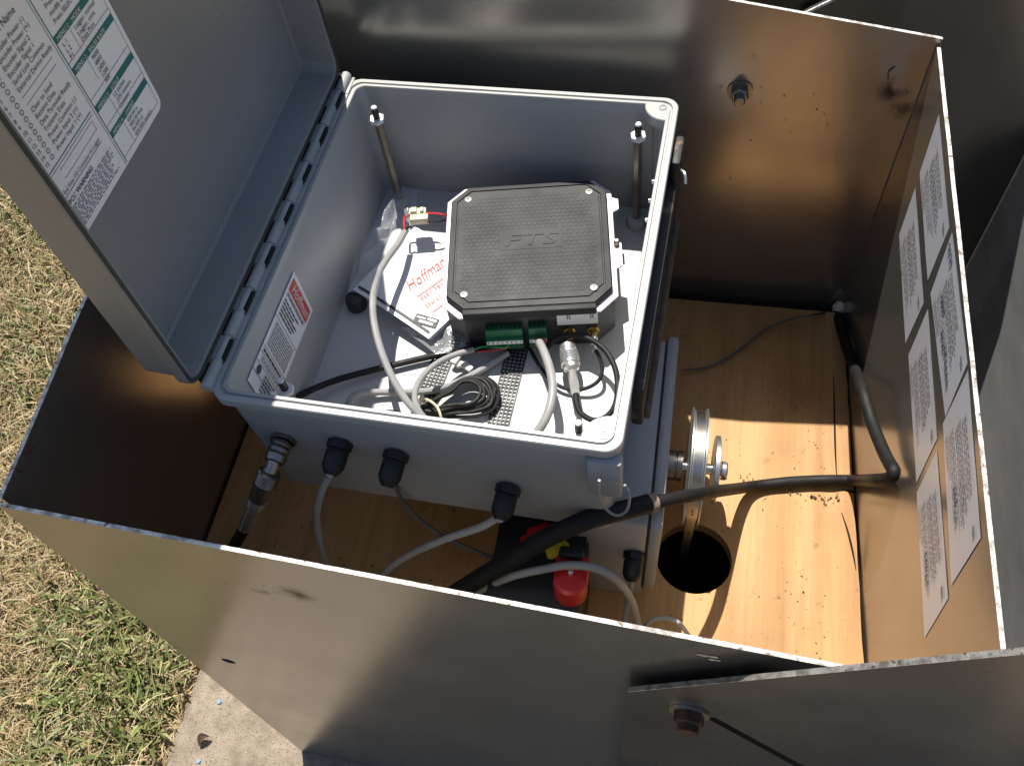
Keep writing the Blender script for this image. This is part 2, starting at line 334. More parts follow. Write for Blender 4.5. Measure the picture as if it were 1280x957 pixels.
# ================================================================== SHELTER
sh = root('metal_shelter', 'open weathered aluminium shelter box standing on the slab, plywood floor inside', 'shelter', (-.13, .5, -.583))
FL, FR, BR, BL = V((-.515, .247, 0)), V((.252, .213, 0)), V((.237, .80, 0)), V((-.515, .80, 0))
def wall(name, a, za, c, zc, out, hole=None, zb=-.582, t=.0035):
    """sheet between a and c (top heights za, zc); out is the outward thickness direction; hole = (s, z, r)"""
    bb = B(); o = V(out)*t; ln = (c-a).length; zt = lambda s: za+(zc-za)*s/ln
    P = lambda s, z: a+(c-a)*(s/ln)+Z*z
    if hole is None:
        sd_ = [P(0, zb), P(ln, zb), P(ln, zc), P(0, za)]
        n = 14; tops = [P(ln*(1-i/n), zt(ln*(1-i/n))+(random.uniform(-.0006, .0006) if 0 < i < n else 0)) for i in range(n+1)]
        bb.prism([P(0, zb), P(ln, zb)]+tops, o, 0, 1)
    else:
        hs, hz, r = hole; q = r*1.6; m = 16
        cir = [(hs+r*math.cos(2*math.pi*(k+.5)/m), hz+r*math.sin(2*math.pi*(k+.5)/m)) for k in range(m)]
        def sq(k):
            ca, sa = math.cos(2*math.pi*(k+.5)/m), math.sin(2*math.pi*(k+.5)/m); f = q/max(abs(ca), abs(sa)); return (hs+ca*f, hz+sa*f)
        squ = [sq(k) for k in range(m)]
        for side, off in ((0, V((0, 0, 0))), (1, o)):
            vs = [P(*c_)+off for c_ in cir]+[P(*c_)+off for c_ in squ]
            bb.add(vs, [(k, (k+1) % m, m+(k+1) % m, m+k) for k in range(m)])
            cs = [(hs+q, hz+q), (hs-q, hz+q), (hs-q, hz-q), (hs+q, hz-q)]
            for ci, (k0, k1) in zip(cs, ((1, 2), (5, 6), (9, 10), (13, 14))): bb.add([P(*squ[k0])+off, P(*ci)+off, P(*squ[k1])+off], [(0, 1, 2)])
            xs_ = [0, hs-q, hs+q, ln]
            for i in range(3):
                s0, s1 = xs_[i], xs_[i+1]
                for z0, z1 in (((lambda s: zb), (lambda s: hz-q)), ((lambda s: hz-q), (lambda s: hz+q)), ((lambda s: hz+q), zt)):
                    if i == 1 and z0(0) == hz-q: continue
                    bb.add([P(s0, z0(s0))+off, P(s1, z0(s1))+off, P(s1, z1(s1))+off, P(s0, z1(s0))+off], [(0, 1, 2, 3)])
        bb.add([P(*c_) for c_ in cir]+[P(*c_)+o for c_ in cir], [(k, (k+1) % m, m+(k+1) % m, m+k) for k in range(m)], 0)
        for A, C_ in (((0, zb), (ln, zb)), ((ln, zb), (ln, zc)), ((ln, zc), (0, za)), ((0, za), (0, zb))):
            bb.add([P(*A), P(*C_), P(*C_)+o, P(*A)+o], [(0, 1, 2, 3)], 1)
    return bb.build(name, [ALU, RAW], sh, smooth=None)
hw = V((-.4502,.2441,-.0332)); hs_ = (V((hw.x, hw.y, 0))-FL).length
wall('front_panel', FL, .352, FR, .332, (-.044, -1, 0), (hs_, hw.z, .0085))
wall('right_panel', V((.252, .2165, 0)), .347, V((.23665, .8135, 0)), .402, (1, .02, 0))
wall('left_panel', V((-.515, .2505, 0)), .353, V((-.515, .8165, 0)), .415, (-1, 0, 0))
b = B(); bx = [(.2405, .4085), (.236, .4095), (.03, .443), (-.10, .445), (-.519, .445)]
b.prism([V((-.519, .817, -.582)), V((.2405, .817, -.582))]+[V((x, .817, z)) for x, z in bx], (0, .0035, 0), 0, 1); b.build('back_panel', [ALU, RAW], sh, None)
# rubbed stains and a red paint mark on the panels (flat marks)
b = B(); rg = random.Random(5)
def blot(bb, c, u, v, ru, rv, mi=0, n=22, seed=0):
    r = random.Random(seed); ph = [r.uniform(0, 6.28) for _ in range(4)]
    pts_ = []
    for k in range(n):
        a = 2*math.pi*k/n; q = 1+.22*math.sin(2*a+ph[0])+.18*math.sin(3*a+ph[1])+.14*math.sin(5*a+ph[2])
        pts_.append(V(c)+V(u)*ru*q*math.cos(a)+V(v)*rv*q*math.sin(a))
    bb.poly(pts_, mi)
fu = (FR-FL).normalized(); fo = V((-.044, -1, 0)).normalized()*.0039
for i in range(26):
    px = rg.uniform(-.44, .02); pz = rg.uniform(-.35, .30); c = FL+fu*(px+.515)+Z*pz+fo
    blot(b, c, fu, Z, rg.uniform(.0004, .0016), rg.uniform(.0003, .0007), 0, 10, seed=i+20)
tag(b.build('stain_mark', STAIN, sh, None), kind='stuff')
b = B()
for i in range(30):
    px = rg.uniform(.0, .225); pz = rg.uniform(.03, .40)
    blot(b, (px, .8164, pz), X, Z, rg.uniform(.0003, .0012), rg.uniform(.0003, .0011), 0, 9, seed=i+60)
b.tube([(.2043,.8163,.3749),(.2005,.8163,.3689),(.202,.8163,.3601)], .0007, 5, 3)
tag(b.build('stain_mark', STAIN, sh, None), kind='stuff')
b = B()
for q in ([(-.5144,.3107,.3554),(-.5144,.3024,.3508),(-.5144,.2936,.3511)], [(-.5144,.2968,.3578),(-.5144,.2931,.3506),(-.5144,.3018,.3449)], [(-.5144,.2781,.3557),(-.5144,.2773,.3486),(-.5144,.2812,.3442)]):
    b.tube(q, .0007, 5, 3)
tag(b.build('paint_mark', REDP, sh), kind='stuff')
b = B()   # bright rub where the cover scrapes the front panel
blot(b, V((.0581,.2216,.3091))+fo, fu, Z, .007, .003, 0, seed=90); blot(b, V((.0641,.2213,.3029))+fo, fu, Z, .004, .002, 0, seed=91)
tag(b.build('scrape_mark', RAW, sh, None), kind='stuff')

# plywood floor with the float hole
b = B(); hx, hy, hr, m = .0635, .425, .0425, 40
cir = [(hx+hr*math.cos(2*math.pi*(k+.5)/m), hy+hr*math.sin(2*math.pi*(k+.5)/m)) for k in range(m)]
q = .06
def sqr(k):
    ca, sa = math.cos(2*math.pi*(k+.5)/m), math.sin(2*math.pi*(k+.5)/m); f = q/max(abs(ca), abs(sa)); return (hx+ca*f, hy+sa*f)
squ = [sqr(k) for k in range(m)]
xr = lambda y: .2475-(y-.3)*.0235
for z in (0, -.018):
    b.add([(*c, z) for c in cir]+[(*c, z) for c in squ], [(k, (k+1) % m, m+(k+1) % m, m+k) for k in range(m)])
    for sx, sy, k in ((1, 1, 4), (-1, 1, 14), (-1, -1, 24), (1, -1, 34)):
        b.add([(*squ[k], z), (hx+sx*q, hy+sy*q, z), (*squ[k+1], z)], [(0, 1, 2)])
    x0, y0, y1 = -.512, .2185, .797
    for (a0, a1, c0, c1) in ((x0, hx-q, y0, y1), (hx-q, hx+q, y0, hy-q), (hx-q, hx+q, hy+q, y1)):
        ya0 = .243 if a1 < hx else c0
        b.add([(a0, ya0 if c0 == y0 else c0, z), (a1, (.232 if a1 < hx else .224) if c0 == y0 else c0, z), (a1, c1, z), (a0, c1, z)], [(0, 1, 2, 3)])
    ny = 30; ysr = [y0+(y1-y0)*i/ny for i in range(ny+1)]
    edge = [(xr(y)+random.uniform(-.0009, .0006), y, z) for y in ysr] if z == 0 else [(xr(y), y, z) for y in ysr]
    if z == 0: etop = edge
    else: ebot = edge
    b.add([(hx+q, y, z) for y in ysr]+edge, [(i, ny+1+i, ny+2+i, i+1) for i in range(ny)])
b.add([(*c, 0) for c in cir]+[(*c, -.018) for c in cir], [(k, (k+1) % m, m+(k+1) % m, m+k) for k in range(m)], 1)
b.add(etop+ebot, [(i, i+1, ny+2+i, ny+1+i) for i in range(ny)], 1)
fl = b.build('plywood_floor', [PLY, PLYE], sh, None)
b = B()   # the split along the right edge of the board
for q in ([(.222,.6942,.0004),(.2219,.6345,.0004),(.222,.5891,.0004),(.223,.5456,.0004)], [(.2276,.5044,.0004),(.2341,.48,.0004),(.2387,.456,.0004),(.2416,.4353,.0004)], [(.2283,.5336,.0004),(.2391,.5329,.0004),(.248,.5299,.0004)]):
    b.tube(q, lambda t: .0004+.0009*math.sin(math.pi*t), 5, 5)
tag(b.build('crack', DARK, fl), kind='stuff')

# bolt through the back panel
b = B(); c = V((.0577,.817,.3363))
b.lathe(c, (0, -1, 0), [(0, .0135), (.0022, .0135), (.0024, .0065)], 28)
hb = b.build('washer', STEEL, sh)
b = B(); b.lathe(c-Y*.0024, (0, -1, 0), [(0, .0095), (.0075, .0095), (.009, .008)], 6); b.lathe(c-Y*.0114, (0, -1, .0), [(0, .0058), (.008, .0058), (.009, .0048)], 14)
b.build('bolt', STEEL, sh)
# daylight lump in pale colour, standing for daylight through the cable hole
b = B(); bm = bmesh.new(); bmesh.ops.create_icosphere(bm, subdivisions=3, radius=1)
c = V((.2321,.807,-.0041))
for v in bm.verts:
    d = v.co.copy(); v.co = c+V((d.x*.0085, d.y*.008, d.z*.0125))*(1+.22*noise.noise(d*2.6))
b.add([v.co for v in bm.verts], [[v.index for v in f.verts] for f in bm.faces]); bm.free()
tag(b.build('daylight_lump', DAYLT), 'small cream lump coloured as daylight through the cable hole in the far corner', 'daylight lump')

# six stickers on the right panel: rectangles of print
ru = (V((.252, .213, 0))-BR).normalized(); rin = V((-1, -.0255, 0)).normalized()
labs = [((.739, .384), (.609, .369), (.602, .304), (.728, .319)), ((.724, .303), (.589, .287), (.586, .225), (.716, .242)), ((.599, .374), (.466, .365), (.452, .304), (.584, .307)),
        ((.575, .296), (.445, .280), (.435, .215), (.568, .230)), ((.460, .364), (.324, .343), (.314, .272), (.450, .297)), ((.436, .276), (.307, .262), (.296, .195), (.426, .213))]
def rp(y, z, off=0.): return BR+ru*((.80-y)/abs(ru.y))+Z*z+rin*off
for i, (cA, cB, cC, cD) in enumerate(labs):
    b = B(); off = .00035
    tl, tr, br_, bl_ = [rp(*c_, off) for c_ in (cA, cB, cC, cD)]; u = (tr-tl).normalized(); v = (tl-bl_).normalized(); W_ = (tr-tl).length; h = (tl-bl_).length
    P = lambda s, t, e=0.: tl.lerp(tr, s/W_).lerp(bl_.lerp(br_, s/W_), t/h)+rin*e
    n = 8; b.add([P(W_*k/n, t, .0001*math.sin(k*1.3+i)) for t in (0, h) for k in range(n+1)],
                 [(k, k+1, n+2+k, n+1+k) for k in range(n)])
    b.words(P(.030, .008, .0007), u, v, W_*.52, .012, 3, 1, .6, (.04, .13), i*7+1, .15)
    b.words(P(.026, .0215, .0007), u, v, W_*.62, .016, 4, 4, .5, (.04, .11), i*7+2, .15)
    b.words(P(.020, .039, .0007), u, v, W_*.66, .015, 5, 1, .45, (.04, .13), i*7+3, .3)
    b.words(P(.016, .055, .0007), u, v, W_*.3, .008, 2, 1, .5, (.04, .13), i*7+4, .3)
    b.words(P(W_-.016, .010, .0007), u, v, .010, .004, 1, 2, .9, (.3, .5), i*7+5)
    rg = random.Random(i+40)   # pen strokes: filled-in dates nobody could read
    if i in (2, 4, 5):
        for k in range(9 if i == 2 else 5):
            s0, t0 = W_*(.5 if i != 2 else .45)+k*.0062, .044+rg.uniform(-.002, .003)+(0 if i != 2 else .002)
            b.tube([P(s0, t0+.006, .0008), P(s0+.002, t0+rg.uniform(-.002, .002), .0008), P(s0+.0035, t0+.005, .0008), P(s0+.005, t0+rg.uniform(0, .003), .0008)], .0004 if i == 2 else .0003, 4, 3, 3)
    if i == 2:
        for k in range(4): b.tube([P(.004+k*.006, .010+.004*(k % 2), .0008), P(.007+k*.006, .005, .0008), P(.009+k*.006, .011, .0008)], .0004, 4, 3, 3)
        for k in range(4): b.tube([P(.030+k*.005, .042, .0008), P(.033+k*.005, .036, .0008), P(.035+k*.005, .043, .0008)], .0005, 4, 3, 3)
    b.build('label_sticker', [VINYL, INKV, INKG, INKM, mat('faint sticker print', (.37, .36, .365), .5) if 'faint sticker print' not in MAT else MAT['faint sticker print']], sh, None)

# ================================================================== HINGED COVER
cv = root('hinged_cover', 'swung open aluminium cover hanging outside the right end of the shelter', 'cover', (.3, .5, -.2))
f0, f1 = V((.0032,.211,.219)), V((.2214,.2013,.4599)); fl2 = V((-.0043,.2113,.1304))
u = (f1-f0).normalized(); dn = V((u.z*fu.x*-1, u.z*fu.y*-1, 0)); nrm = V((-.044, -1, 0)).normalized(); dn = nrm.cross(u).normalized()
if dn.z > 0: dn = -dn
PF = lambda s, t: f0+u*s+dn*t
s0 = V((.0736,.2079,.1903))-f0; s1 = V((.1755,.2034,.0716))-f0
q0, q1 = (s0.dot(u), s0.dot(dn)), (s1.dot(u), s1.dot(dn)); ang = V((q1[0]-q0[0], q1[1]-q0[1])).normalized(); pr = V((-ang.y, ang.x))*.0050
sl = [V(q0)-pr, V(q0)+pr, V(q0)+ang*.34+pr, V(q0)+ang*.34-pr]
# flap in pieces that leave the slot open
lf = fl2-f0; le = lf/lf.length
b = B(); o3 = nrm*.004
A0, A1 = PF(0, 0), PF(.62, 0); L0 = f0+le*.11; L1 = f0+le*.45
sA, sB, sC, sD = [PF(*p) for p in (sl[0], sl[1], sl[2], sl[3])]
if (sA-A1).length > (sB-A1).length: sA, sB, sC, sD = sB, sA, sD, sC     # sA/sD is the upper side of the slot
fx = lambda dx, z: V((f0.x+fu.x*dx, f0.y+fu.y*dx, z)); c1, c2, c3 = fx((A1-f0).dot(fu), -.05), fx((A1-f0).dot(fu), -.36), fx(0, -.36)
for poly in ([A0, A1, c1, sD, sA], [A0, sA, sB, c3], [sB, sC, c2, c3], [sD, c1, c2, sC]):
    b.prism(poly, o3, 0)
b.prism([A0-o3*.0, A1, A1+dn*.0007, A0+dn*.0007], o3*1.02, 1)
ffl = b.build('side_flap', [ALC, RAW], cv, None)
b = B(); c = V((.0558,.2045,.1986))
b.lathe(c, nrm, [(0, .017), (.003, .017), (.0035, .010)], 26); b.build('washer', STEEL, cv)
b = B(); b.lathe(c+nrm*.0035, nrm, [(0, .0135), (.007, .013), (.0085, .011)], 6); b.lathe(c+nrm*.012, nrm, [(0, .009), (.006, .009)], 16)
b.build('pivot_bolt', RUST, cv)
# back side of the cover, end sheet on the right
b = B(); e0 = V((.1136,.9,.3731)); e1 = V((.1389,.9,.3904)); ed = (e1-e0).normalized()
eM = e0+ed*.050; eT = V((.335, .9, .425)); eR = V((.4015, .9, .250))
b.prism([e0, V((.17, .9, .15)), V((.17, .9, -.45)), V((.4015, .9, -.45)), eR, eT, eM], (0, .004, 0), 0)
b.prism([e0-Z*.003, e0, eM, eM-Z*.003], (0, -.0025, 0), 1)
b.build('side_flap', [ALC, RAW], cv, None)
b = B(); b.prism([(.4025, .904, .250), (.4025, .904, -.45), (.4025, .05, -.45), (.4025, .05, .36)], (.004, 0, 0), 0)
b.build('end_sheet', [LIT, RAW], cv, None)
b = B(); b.prism([(-.45, .912, .398), (-.45, .912, -.3), (.20, .912, -.3), (.20, .912, .394)], (0, .004, 0), 0)
b.build('inner_sheet', [DOUB], cv, None)

# ================================================================== ADDED SHADE PANEL on a mast, out of view, shaped to shade the near left corner
sp_ = root('shade_panel', 'small shade panel added out of view on a thin mast to shade the near left corner', 'shade panel', (-.636, .97, GZ))
pc = V((-.4270-.19*1.1, .46+.46*1.1, 1.46)); pz_ = SUN; py_ = V((.028, 1., 0)); py_ = (py_-pz_*py_.dot(pz_)).normalized(); px_ = py_.cross(pz_); PR = Matrix((px_, py_, pz_)).transposed()
b = B(); b.box(pc-px_*.003, (.168, .460, .004), 0, 0, PR); b.build('shade_sheet', mat('shade panel sheet', (.012, .018, .05), .15, 0, (.018, .025, .07), 20), sp_)
b = B()
for dx_, dy_, sx_, sy_ in ((.081, 0, .012, .484), (-.089, 0, .012, .484), (0, .236, .150, .012), (0, -.236, .150, .012)): b.box(pc+px_*dx_+py_*dy_, (sx_, sy_, .018), 0, .001, PR)
b.build('frame', BRITE, sp_)
b = B(); b.cyl((-.636, .97, GZ-.05), Z, .017, pc.z+.01-GZ, 18); b.build('mast', STEEL, sp_)
b = B(); b.box(pc-pz_*.014, (.05, .10, .012), 0, .002, PR); b.build('bracket', STEEL, sp_)

# ================================================================== EQUIPMENT ENCLOSURE (frame EF)
en = root('equipment_enclosure', 'open light grey plastic equipment box with lid hinged at the left, wired inside', 'equipment box', frame=EF)
def ring(hx, hy, r, boss=None, n=8):
    """counter-clockwise rounded rectangle; boss = radius of the concave notch at the two right corners"""
    pts_ = []
    for ci, (sx, sy, a0) in enumerate(((1, 1, 0), (-1, 1, 90), (-1, -1, 180), (1, -1, 270))):
        if boss and sx > 0:
            if sy > 0: seq = [(hx+boss*math.cos(math.radians(a)), hy+boss*math.sin(math.radians(a))) for a in np.linspace(270, 180, n+1)]
            else: seq = [(hx+boss*math.cos(math.radians(a)), -hy+boss*math.sin(math.radians(a))) for a in np.linspace(180, 90, n+1)]
        else:
            seq = [(sx*(hx-r)+r*math.cos(math.radians(a)), sy*(hy-r)+r*math.sin(math.radians(a))) for a in np.linspace(a0, a0+90, n+1)]
        pts_ += seq
    return pts_
def shell(bb, loops, fmap, cap0=True, cap1=True, mi=0):
    n = len(loops[0][0]); vs = [fmap(x, y, z) for L, z in loops for x, y in L]
    fs = [(i*n+k, i*n+(k+1) % n, (i+1)*n+(k+1) % n, (i+1)*n+k) for i in range(len(loops)-1) for k in range(n)]
    if cap0: fs.append(tuple(reversed(range(n))))
    if cap1: fs.append(tuple((len(loops)-1)*n+k for k in range(n)))
    bb.add(vs, fs, mi)
idm = lambda x, y, z: (x, y, z)
b = B(EF)
BS = .0225
shell(b, [(ring(.168, .197, .012), -.172), (ring(.172, .201, .014), -.014), (ring(.1765, .2055, .0145), -.012), (ring(.178, .207, .015), -.010), (ring(.178, .207, .015), -.0012), (ring(.1772, .2062, .0145), 0),
          (ring(.1728, .2018, .012), 0), (ring(.1722, .2012, .012), -.0022), (ring(.1706, .1996, .011), -.0022), (ring(.1700, .1990, .011), 0),
          (ring(.1672, .1962, .010, BS), 0), (ring(.1666, .1956, .010, BS), -.0010), (ring(.1664, .1954, .010, BS), -.012),
          (ring(.1662, .1952, .010, .014), -.0125), (ring(.1635, .192, .010, .010), -.1485)], idm, True, False)
body = b.build('body', POLY, en, .5)
b = B(EF); b.box((0, 0, -.1495), (.3268, .3838, .003), 0); b.build('floor_plate', PANEL, en, None)
for sx, sy in ((1, 1), (1, -1)):
    b = B(EF); c = V((.1625*sx, .1915*sy, 0)); b.lathe(c, Z, [(-.001, .0042), (.0006, .0042), (.0006, .0026), (-.0008, .0022)], 18); b.build('corner_screw', SCRW, body)
# hinge knuckles along the left rim
y = -.200; k = 0; HL = .0272
while y < .195:
    b = B(EF)
    if k % 2 == 0: b.lathe((-.1815, y, .003), Y, [(0, .0045), (.001, .0055), (HL-.0012, .0055), (HL-.0002, .0045)], 14); b.box((-.1765, y+HL/2, -.0015), (.008, HL-.001, .005), 0, .0008)
    else: b.lathe((-.1820, y, .003), Y, [(0, .0038), (.001, .0045), (HL-.0012, .0045), (HL-.0002, .0038)], 14); b.box((-.1868, y+HL/2, .004), (.007, HL-.001, .005), 0, .0008)
    b.build('hinge_knuckle', HING, en)
    b = B(EF)
    if k % 2: b.box((-.1776, y+HL/2, .0035), (.0035, HL-.006, .004), 0)
    else: b.box((-.1865, y+HL/2, .006), (.003, HL-.008, .004), 0)
    b.build('hinge_gap', DARK, en)
    y += HL; k += 1
# lid, standing open: mapped (u, v, depth) -> (x from lip, y, z)
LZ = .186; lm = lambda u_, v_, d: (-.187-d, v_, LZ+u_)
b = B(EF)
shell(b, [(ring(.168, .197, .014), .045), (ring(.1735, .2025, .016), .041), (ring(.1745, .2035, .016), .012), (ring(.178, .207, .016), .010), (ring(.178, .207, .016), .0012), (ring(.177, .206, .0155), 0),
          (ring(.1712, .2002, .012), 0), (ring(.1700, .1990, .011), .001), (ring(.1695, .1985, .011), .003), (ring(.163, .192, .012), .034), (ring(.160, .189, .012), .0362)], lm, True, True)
lid = b.build('lid', LID_SHADED, en, .5)
b = B(EF); shell(b, [(ring(.1768, .2058, .0153), .0002), (ring(.1762, .2052, .0150), -.0014), (ring(.1738, .2028, .0138), -.0014), (ring(.1732, .2022, .0135), .0002)], lm, False, False)
b.build('gasket', GASK, lid, .5)

# big instruction sheet on the lid (text runs along +y, up is +z)
b = B(EF); LX = -.2225
def LP(y_, z_, e=0.): return V((LX+e, y_, z_))
lab = []
y0, y1, z0, z1, rr = -.172, -.033, .1645, .352, .008
for cx, cy, a0, rad in ((y1-rr, z0+rr, 270, rr), (y1-rr, z1-rr, 0, rr), (y0+rr, z1-rr, 90, rr), (y0+rr*.3, z0+rr*.3, 180, rr*.3)):
    lab += [LP(cx+rad*math.cos(math.radians(a)), cy+rad*math.sin(math.radians(a))) for a in np.linspace(a0, a0+90, 6)]
b.prism(lab, (-.0004, 0, 0), 0)
e = .0003; e2 = .0006
def bar(ya, yb, za, zb, mi, ee=e): b.quad(LP(ya, za, ee), LP(yb, za, ee), LP(yb, zb, ee), LP(ya, zb, ee), mi)
def line(ya, za, yb, zb, mi=2, wd=.0006):
    if abs(yb-ya) > abs(zb-za): bar(ya, yb, za-wd/2, za+wd/2, mi)
    else: bar(ya-wd/2, ya+wd/2, za, zb, mi)
def T(s_, y_, z_, size, mi=1, width=None): b.text(s_, LP(y_, z_, e2), Y, Z, size, mi, 0, width)
# right column: four menus
for (zt_, title, rows) in ((.2785, 'MENU 1:   MODE', ['Logger, normal', 'Logger, cont.', 'Data Port']), (.2530, 'MENU 2:   BAUD RATE', ['9600', '4800', '2400', '1200', '300']),
                           (.2195, 'MENU 3:   SCALE', ['12 inches', '.375 meters', 'Custom']), (.1955, 'MENU 4:   OFFSET', None)):
    bar(-.1005, -.0375, zt_-.0055, zt_, 2); T(title, -.098, zt_-.0045, .0046, 3)
    if rows:
        for k, r_ in enumerate(rows): T(r_, -.078, zt_-.0105-k*.0050, .0050)
    else: [T(r_, -.078, zt_-.0105-k*.0046, .0046) for k, r_ in enumerate(('999.99 in', '999.99 feet', '99.999 m', '999.999 meters'))]
    line(-.082, zt_-.0055, -.082, zt_-.0055-.018, 4, .0004)
for k, t_ in enumerate(('L 1', 'L 2', 'P1')): T(t_, -.096, .2785-.0108-k*.0052, .0050)
for zt_ in (.2570, .2250, .2005, .1705): line(-.1005, zt_, -.0375, zt_, 4, .0004)
line(-.0375, .1705, -.0375, .345, 4, .0004); line(-.1005, .1660, -.1005, .345, 2, .0008); line(-.1030, .1660, -.1030, .345, 2, .0004)
for k, t_ in enumerate(('Press SELECT to', 'modify menu parameters', 'Press ENTER', 'menu to the')): T(t_, -.092, .283+k*.0058, .0050)
b.words(LP(-.097, .345, e2), Y, Z, .055, .038, 8, 4, .45, (.05, .14), 31, .3)
# left column: connector table
T('Signal Name', -.150, .3105, .0068)
sig = ['Encoder Power (-)', 'Encoder Power (+)', 'Encoder Signal 2', 'Encoder Signal 1', 'Serial Link Common', 'External Device Ready', None, None, 'Clear to Send', 'Receive Data', 'Data Terminal Ready', 'Transmit Data', 'Power Common (-)', 'Power Input 2 (+)', 'Power Input 1 (+)']
for k, t_ in enumerate(sig):
    z_ = .3025-k*.00552
    if t_: T(t_, -.1515, z_, .0050)
    else: line(-.1515, z_+.0015, -.110, z_+.0015, 4, .0004)
    T(str(k+1), -.1690, z_, .0046)
    cc = LP(-.1590, z_+.0017, e2); b.add([cc+V((0, math.cos(a)*r_, math.sin(a)*r_)) for r_ in (.0014, .0019) for a in np.linspace(0, 2*math.pi, 13)[:-1]], [(i, (i+1) % 12, 12+(i+1) % 12, 12+i) for i in range(12)], 1)
line(-.1710, .2205, -.106, .2205, 2, .0007); line(-.1710, .2180, -.106, .2180, 2, .0004)
for zz in (.2150, .2075): line(-.160, zz, -.110, zz, 4, .0004)
line(-.110, .2075, -.110, .2150, 4, .0004)
T('End View, I/O Connector on Logger', -.1690, .2000, .0046, 1, .056); line(-.1710, .1980, -.112, .1980, 2, .0005)
T('FCC WARNING', -.1700, .1910, .0052, 1); T('FCC WARNING', -.1698, .1911, .0052, 1)
b.words(LP(-.1700, .1885, e2), Y, Z, .062, .0195, 9, 4, .42, (.03, .10), 55, .18)
b.build('instruction_label', [PAPER, INK, TEAL, WHT, INKG], lid, None)

# maker's sticker on the left wall (reads down the wall: u = -z, v = +y)
b = B(EF); U, W2 = V((.017, 0, -1)).normalized(), Y.copy(); SO = V((-.1644, -.043, -.026)); Nn = U.cross(W2).normalized(); SP = lambda s_, t_, ee=0.: SO+U*s_-W2*t_+Nn*ee
SWd, SHt = .062, .127
b.prism([SP(0, 0), SP(SWd, 0), SP(SWd, SHt), SP(0, SHt)], Nn*-.0003, 0)
b.quad(SP(.004, .020, .0003), SP(.058, .020, .0003), SP(.058, .005, .0003), SP(.004, .005, .0003), 1)
b.text('Hoffman', SP(.008, .0175, .0006), U, W2, .0155, 2, .35, .046)
b.words(SP(.004, .0225, .0004), U, W2, .050, .004, 2, 3, .55, (.08, .2), 3)
b.words(SP(.004, .030, .0004), U, W2, .046, .020, 5, 3, .5, (.08, .22), 4, .4)
for t_ in (.052, .086, .093, .103, .113): b.quad(SP(0, t_+.0006, .0004), SP(SWd, t_+.0006, .0004), SP(SWd, t_, .0004), SP(0, t_, .0004), 3)
b.words(SP(.006, .056, .0004), U, W2, .050, .028, 10, 4, .55, (.06, .16), 6)
b.words(SP(.004, .0885, .0004), U, W2, .048, .004, 1, 3, .7, (.10, .2), 7)
b.words(SP(.006, .0955, .0004), U, W2, .050, .006, 3, 4, .5, (.06, .16), 8)
b.words(SP(.024, .106, .0004), U, W2, .032, .018, 5, 3, .5, (.10, .24), 9, .4)
cc = SP(.010, .1085, .0005); b.poly([cc+U*.0045*math.cos(a)+W2*.0045*math.sin(a) for a in np.linspace(0, 2*math.pi, 19)[:-1]], 3)
b.build('maker_sticker', [PAPER, INKR, WHT, INK, INKG], body, None)

# four hexagonal standoffs with stud and nut
for i, (x, y, zt_) in enumerate(((-.139, .165, -.020), (.141, .167, -.020), (.1345, -.160, -.060), (-.140, -.160, -.055))):
    b = B(EF); b.lathe((x, y, -.148), Z, [(0, .0050), (.148+zt_, .0050)], 6); so = b.build('standoff', ROD, en, .3)
    b = B(EF); b.lathe((x, y, -.148), Z, [(0, .0115), (.012, .0105), (.013, .009)], 20); b.build('boss', POLY, so)
    b = B(EF); b.lathe((x, y, zt_), Z, [(0, .0082), (.0045, .0082)], 6); b.build('nut', NUT, so, .3)
    b = B(EF); b.lathe((x, y, zt_+.0045), Z, [(0, .0036), (.013, .0036)], 12); b.lathe((x, y, zt_+.0176), Z, [(0, .0034), (.0015, .0028)], 12, 1); b.build('stud', [BLKP, NUT], so)
# perforated strips stuck on the plate
def meshstrip(p0, p1, wd, nl):
    bb = B(EF); p0, p1 = V(p0), V(p1); d = (p1-p0); L = d.length; d.normalize(); s_ = V((-d.y, d.x, 0))
    for k in range(nl+1):
        o_ = p0+s_*(k/nl-.5)*wd; bb.box(o_+d*L/2, (L, .0013, .0012), 0, 0, Matrix((d, s_, Z)).transposed())
    nc = int(L/(wd/nl))
    for k in range(nc+1): bb.box(p0+d*(L*k/nc), (.0013, wd, .0010), 0, 0, Matrix((d, s_, Z)).transposed())
    return bb.build('perforated_strip', RUB, en, None)
meshstrip((.0425,.0109,-.1468), (.0415,-.1343,-.1468), .021, 5)
meshstrip((-.0309,-.0152,-.1468), (-.0393,-.1073,-.1468), .021, 5)
# latches, edge strip
b = B(EF); b.box((.1645, -.2045, -.044), (.029, .0125, .060), 0, .003); lt = b.build('latch', HING, en)
b = B(EF); b.tube([(.1628,-.222,-.0202),(.1623,-.222,-.0465),(.1679,-.222,-.0723),(.1767,-.222,-.082),(.1848,-.222,-.0695),(.1873,-.222,-.0412),(.183,-.22,-.0262)], .0012, 8, 5); b.build('bail', CABG, lt)
b = B(EF); b.box((.1835, .145, -.030), (.009, .040, .040), 0, .003); lt = b.build('latch', STRIP, en)
b = B(EF); b.tube([(.187, .128, -.020), (.193, .120, -.018), (.195, .112, -.024)], .0016, 8, 4); b.build('bail', CHROME, lt)
b = B(EF); b.box((.1805, .022, -.066), (.011, .292, .060), 0, .003); es = b.build('edge_strip', STRIP, en)
b = B(EF); b.box((.1885, .005, -.092), (.006, .240, .012), 0, .002); b.build('mud_line', DIRTW, es)
for yy in (.075, .100, .05):
    b = B(EF); b.lathe((.1655, yy, -.012), (-1, 0, 0), [(0, .0022), (.002, .0018)], 10); b.build('rivet', CHROME, en)
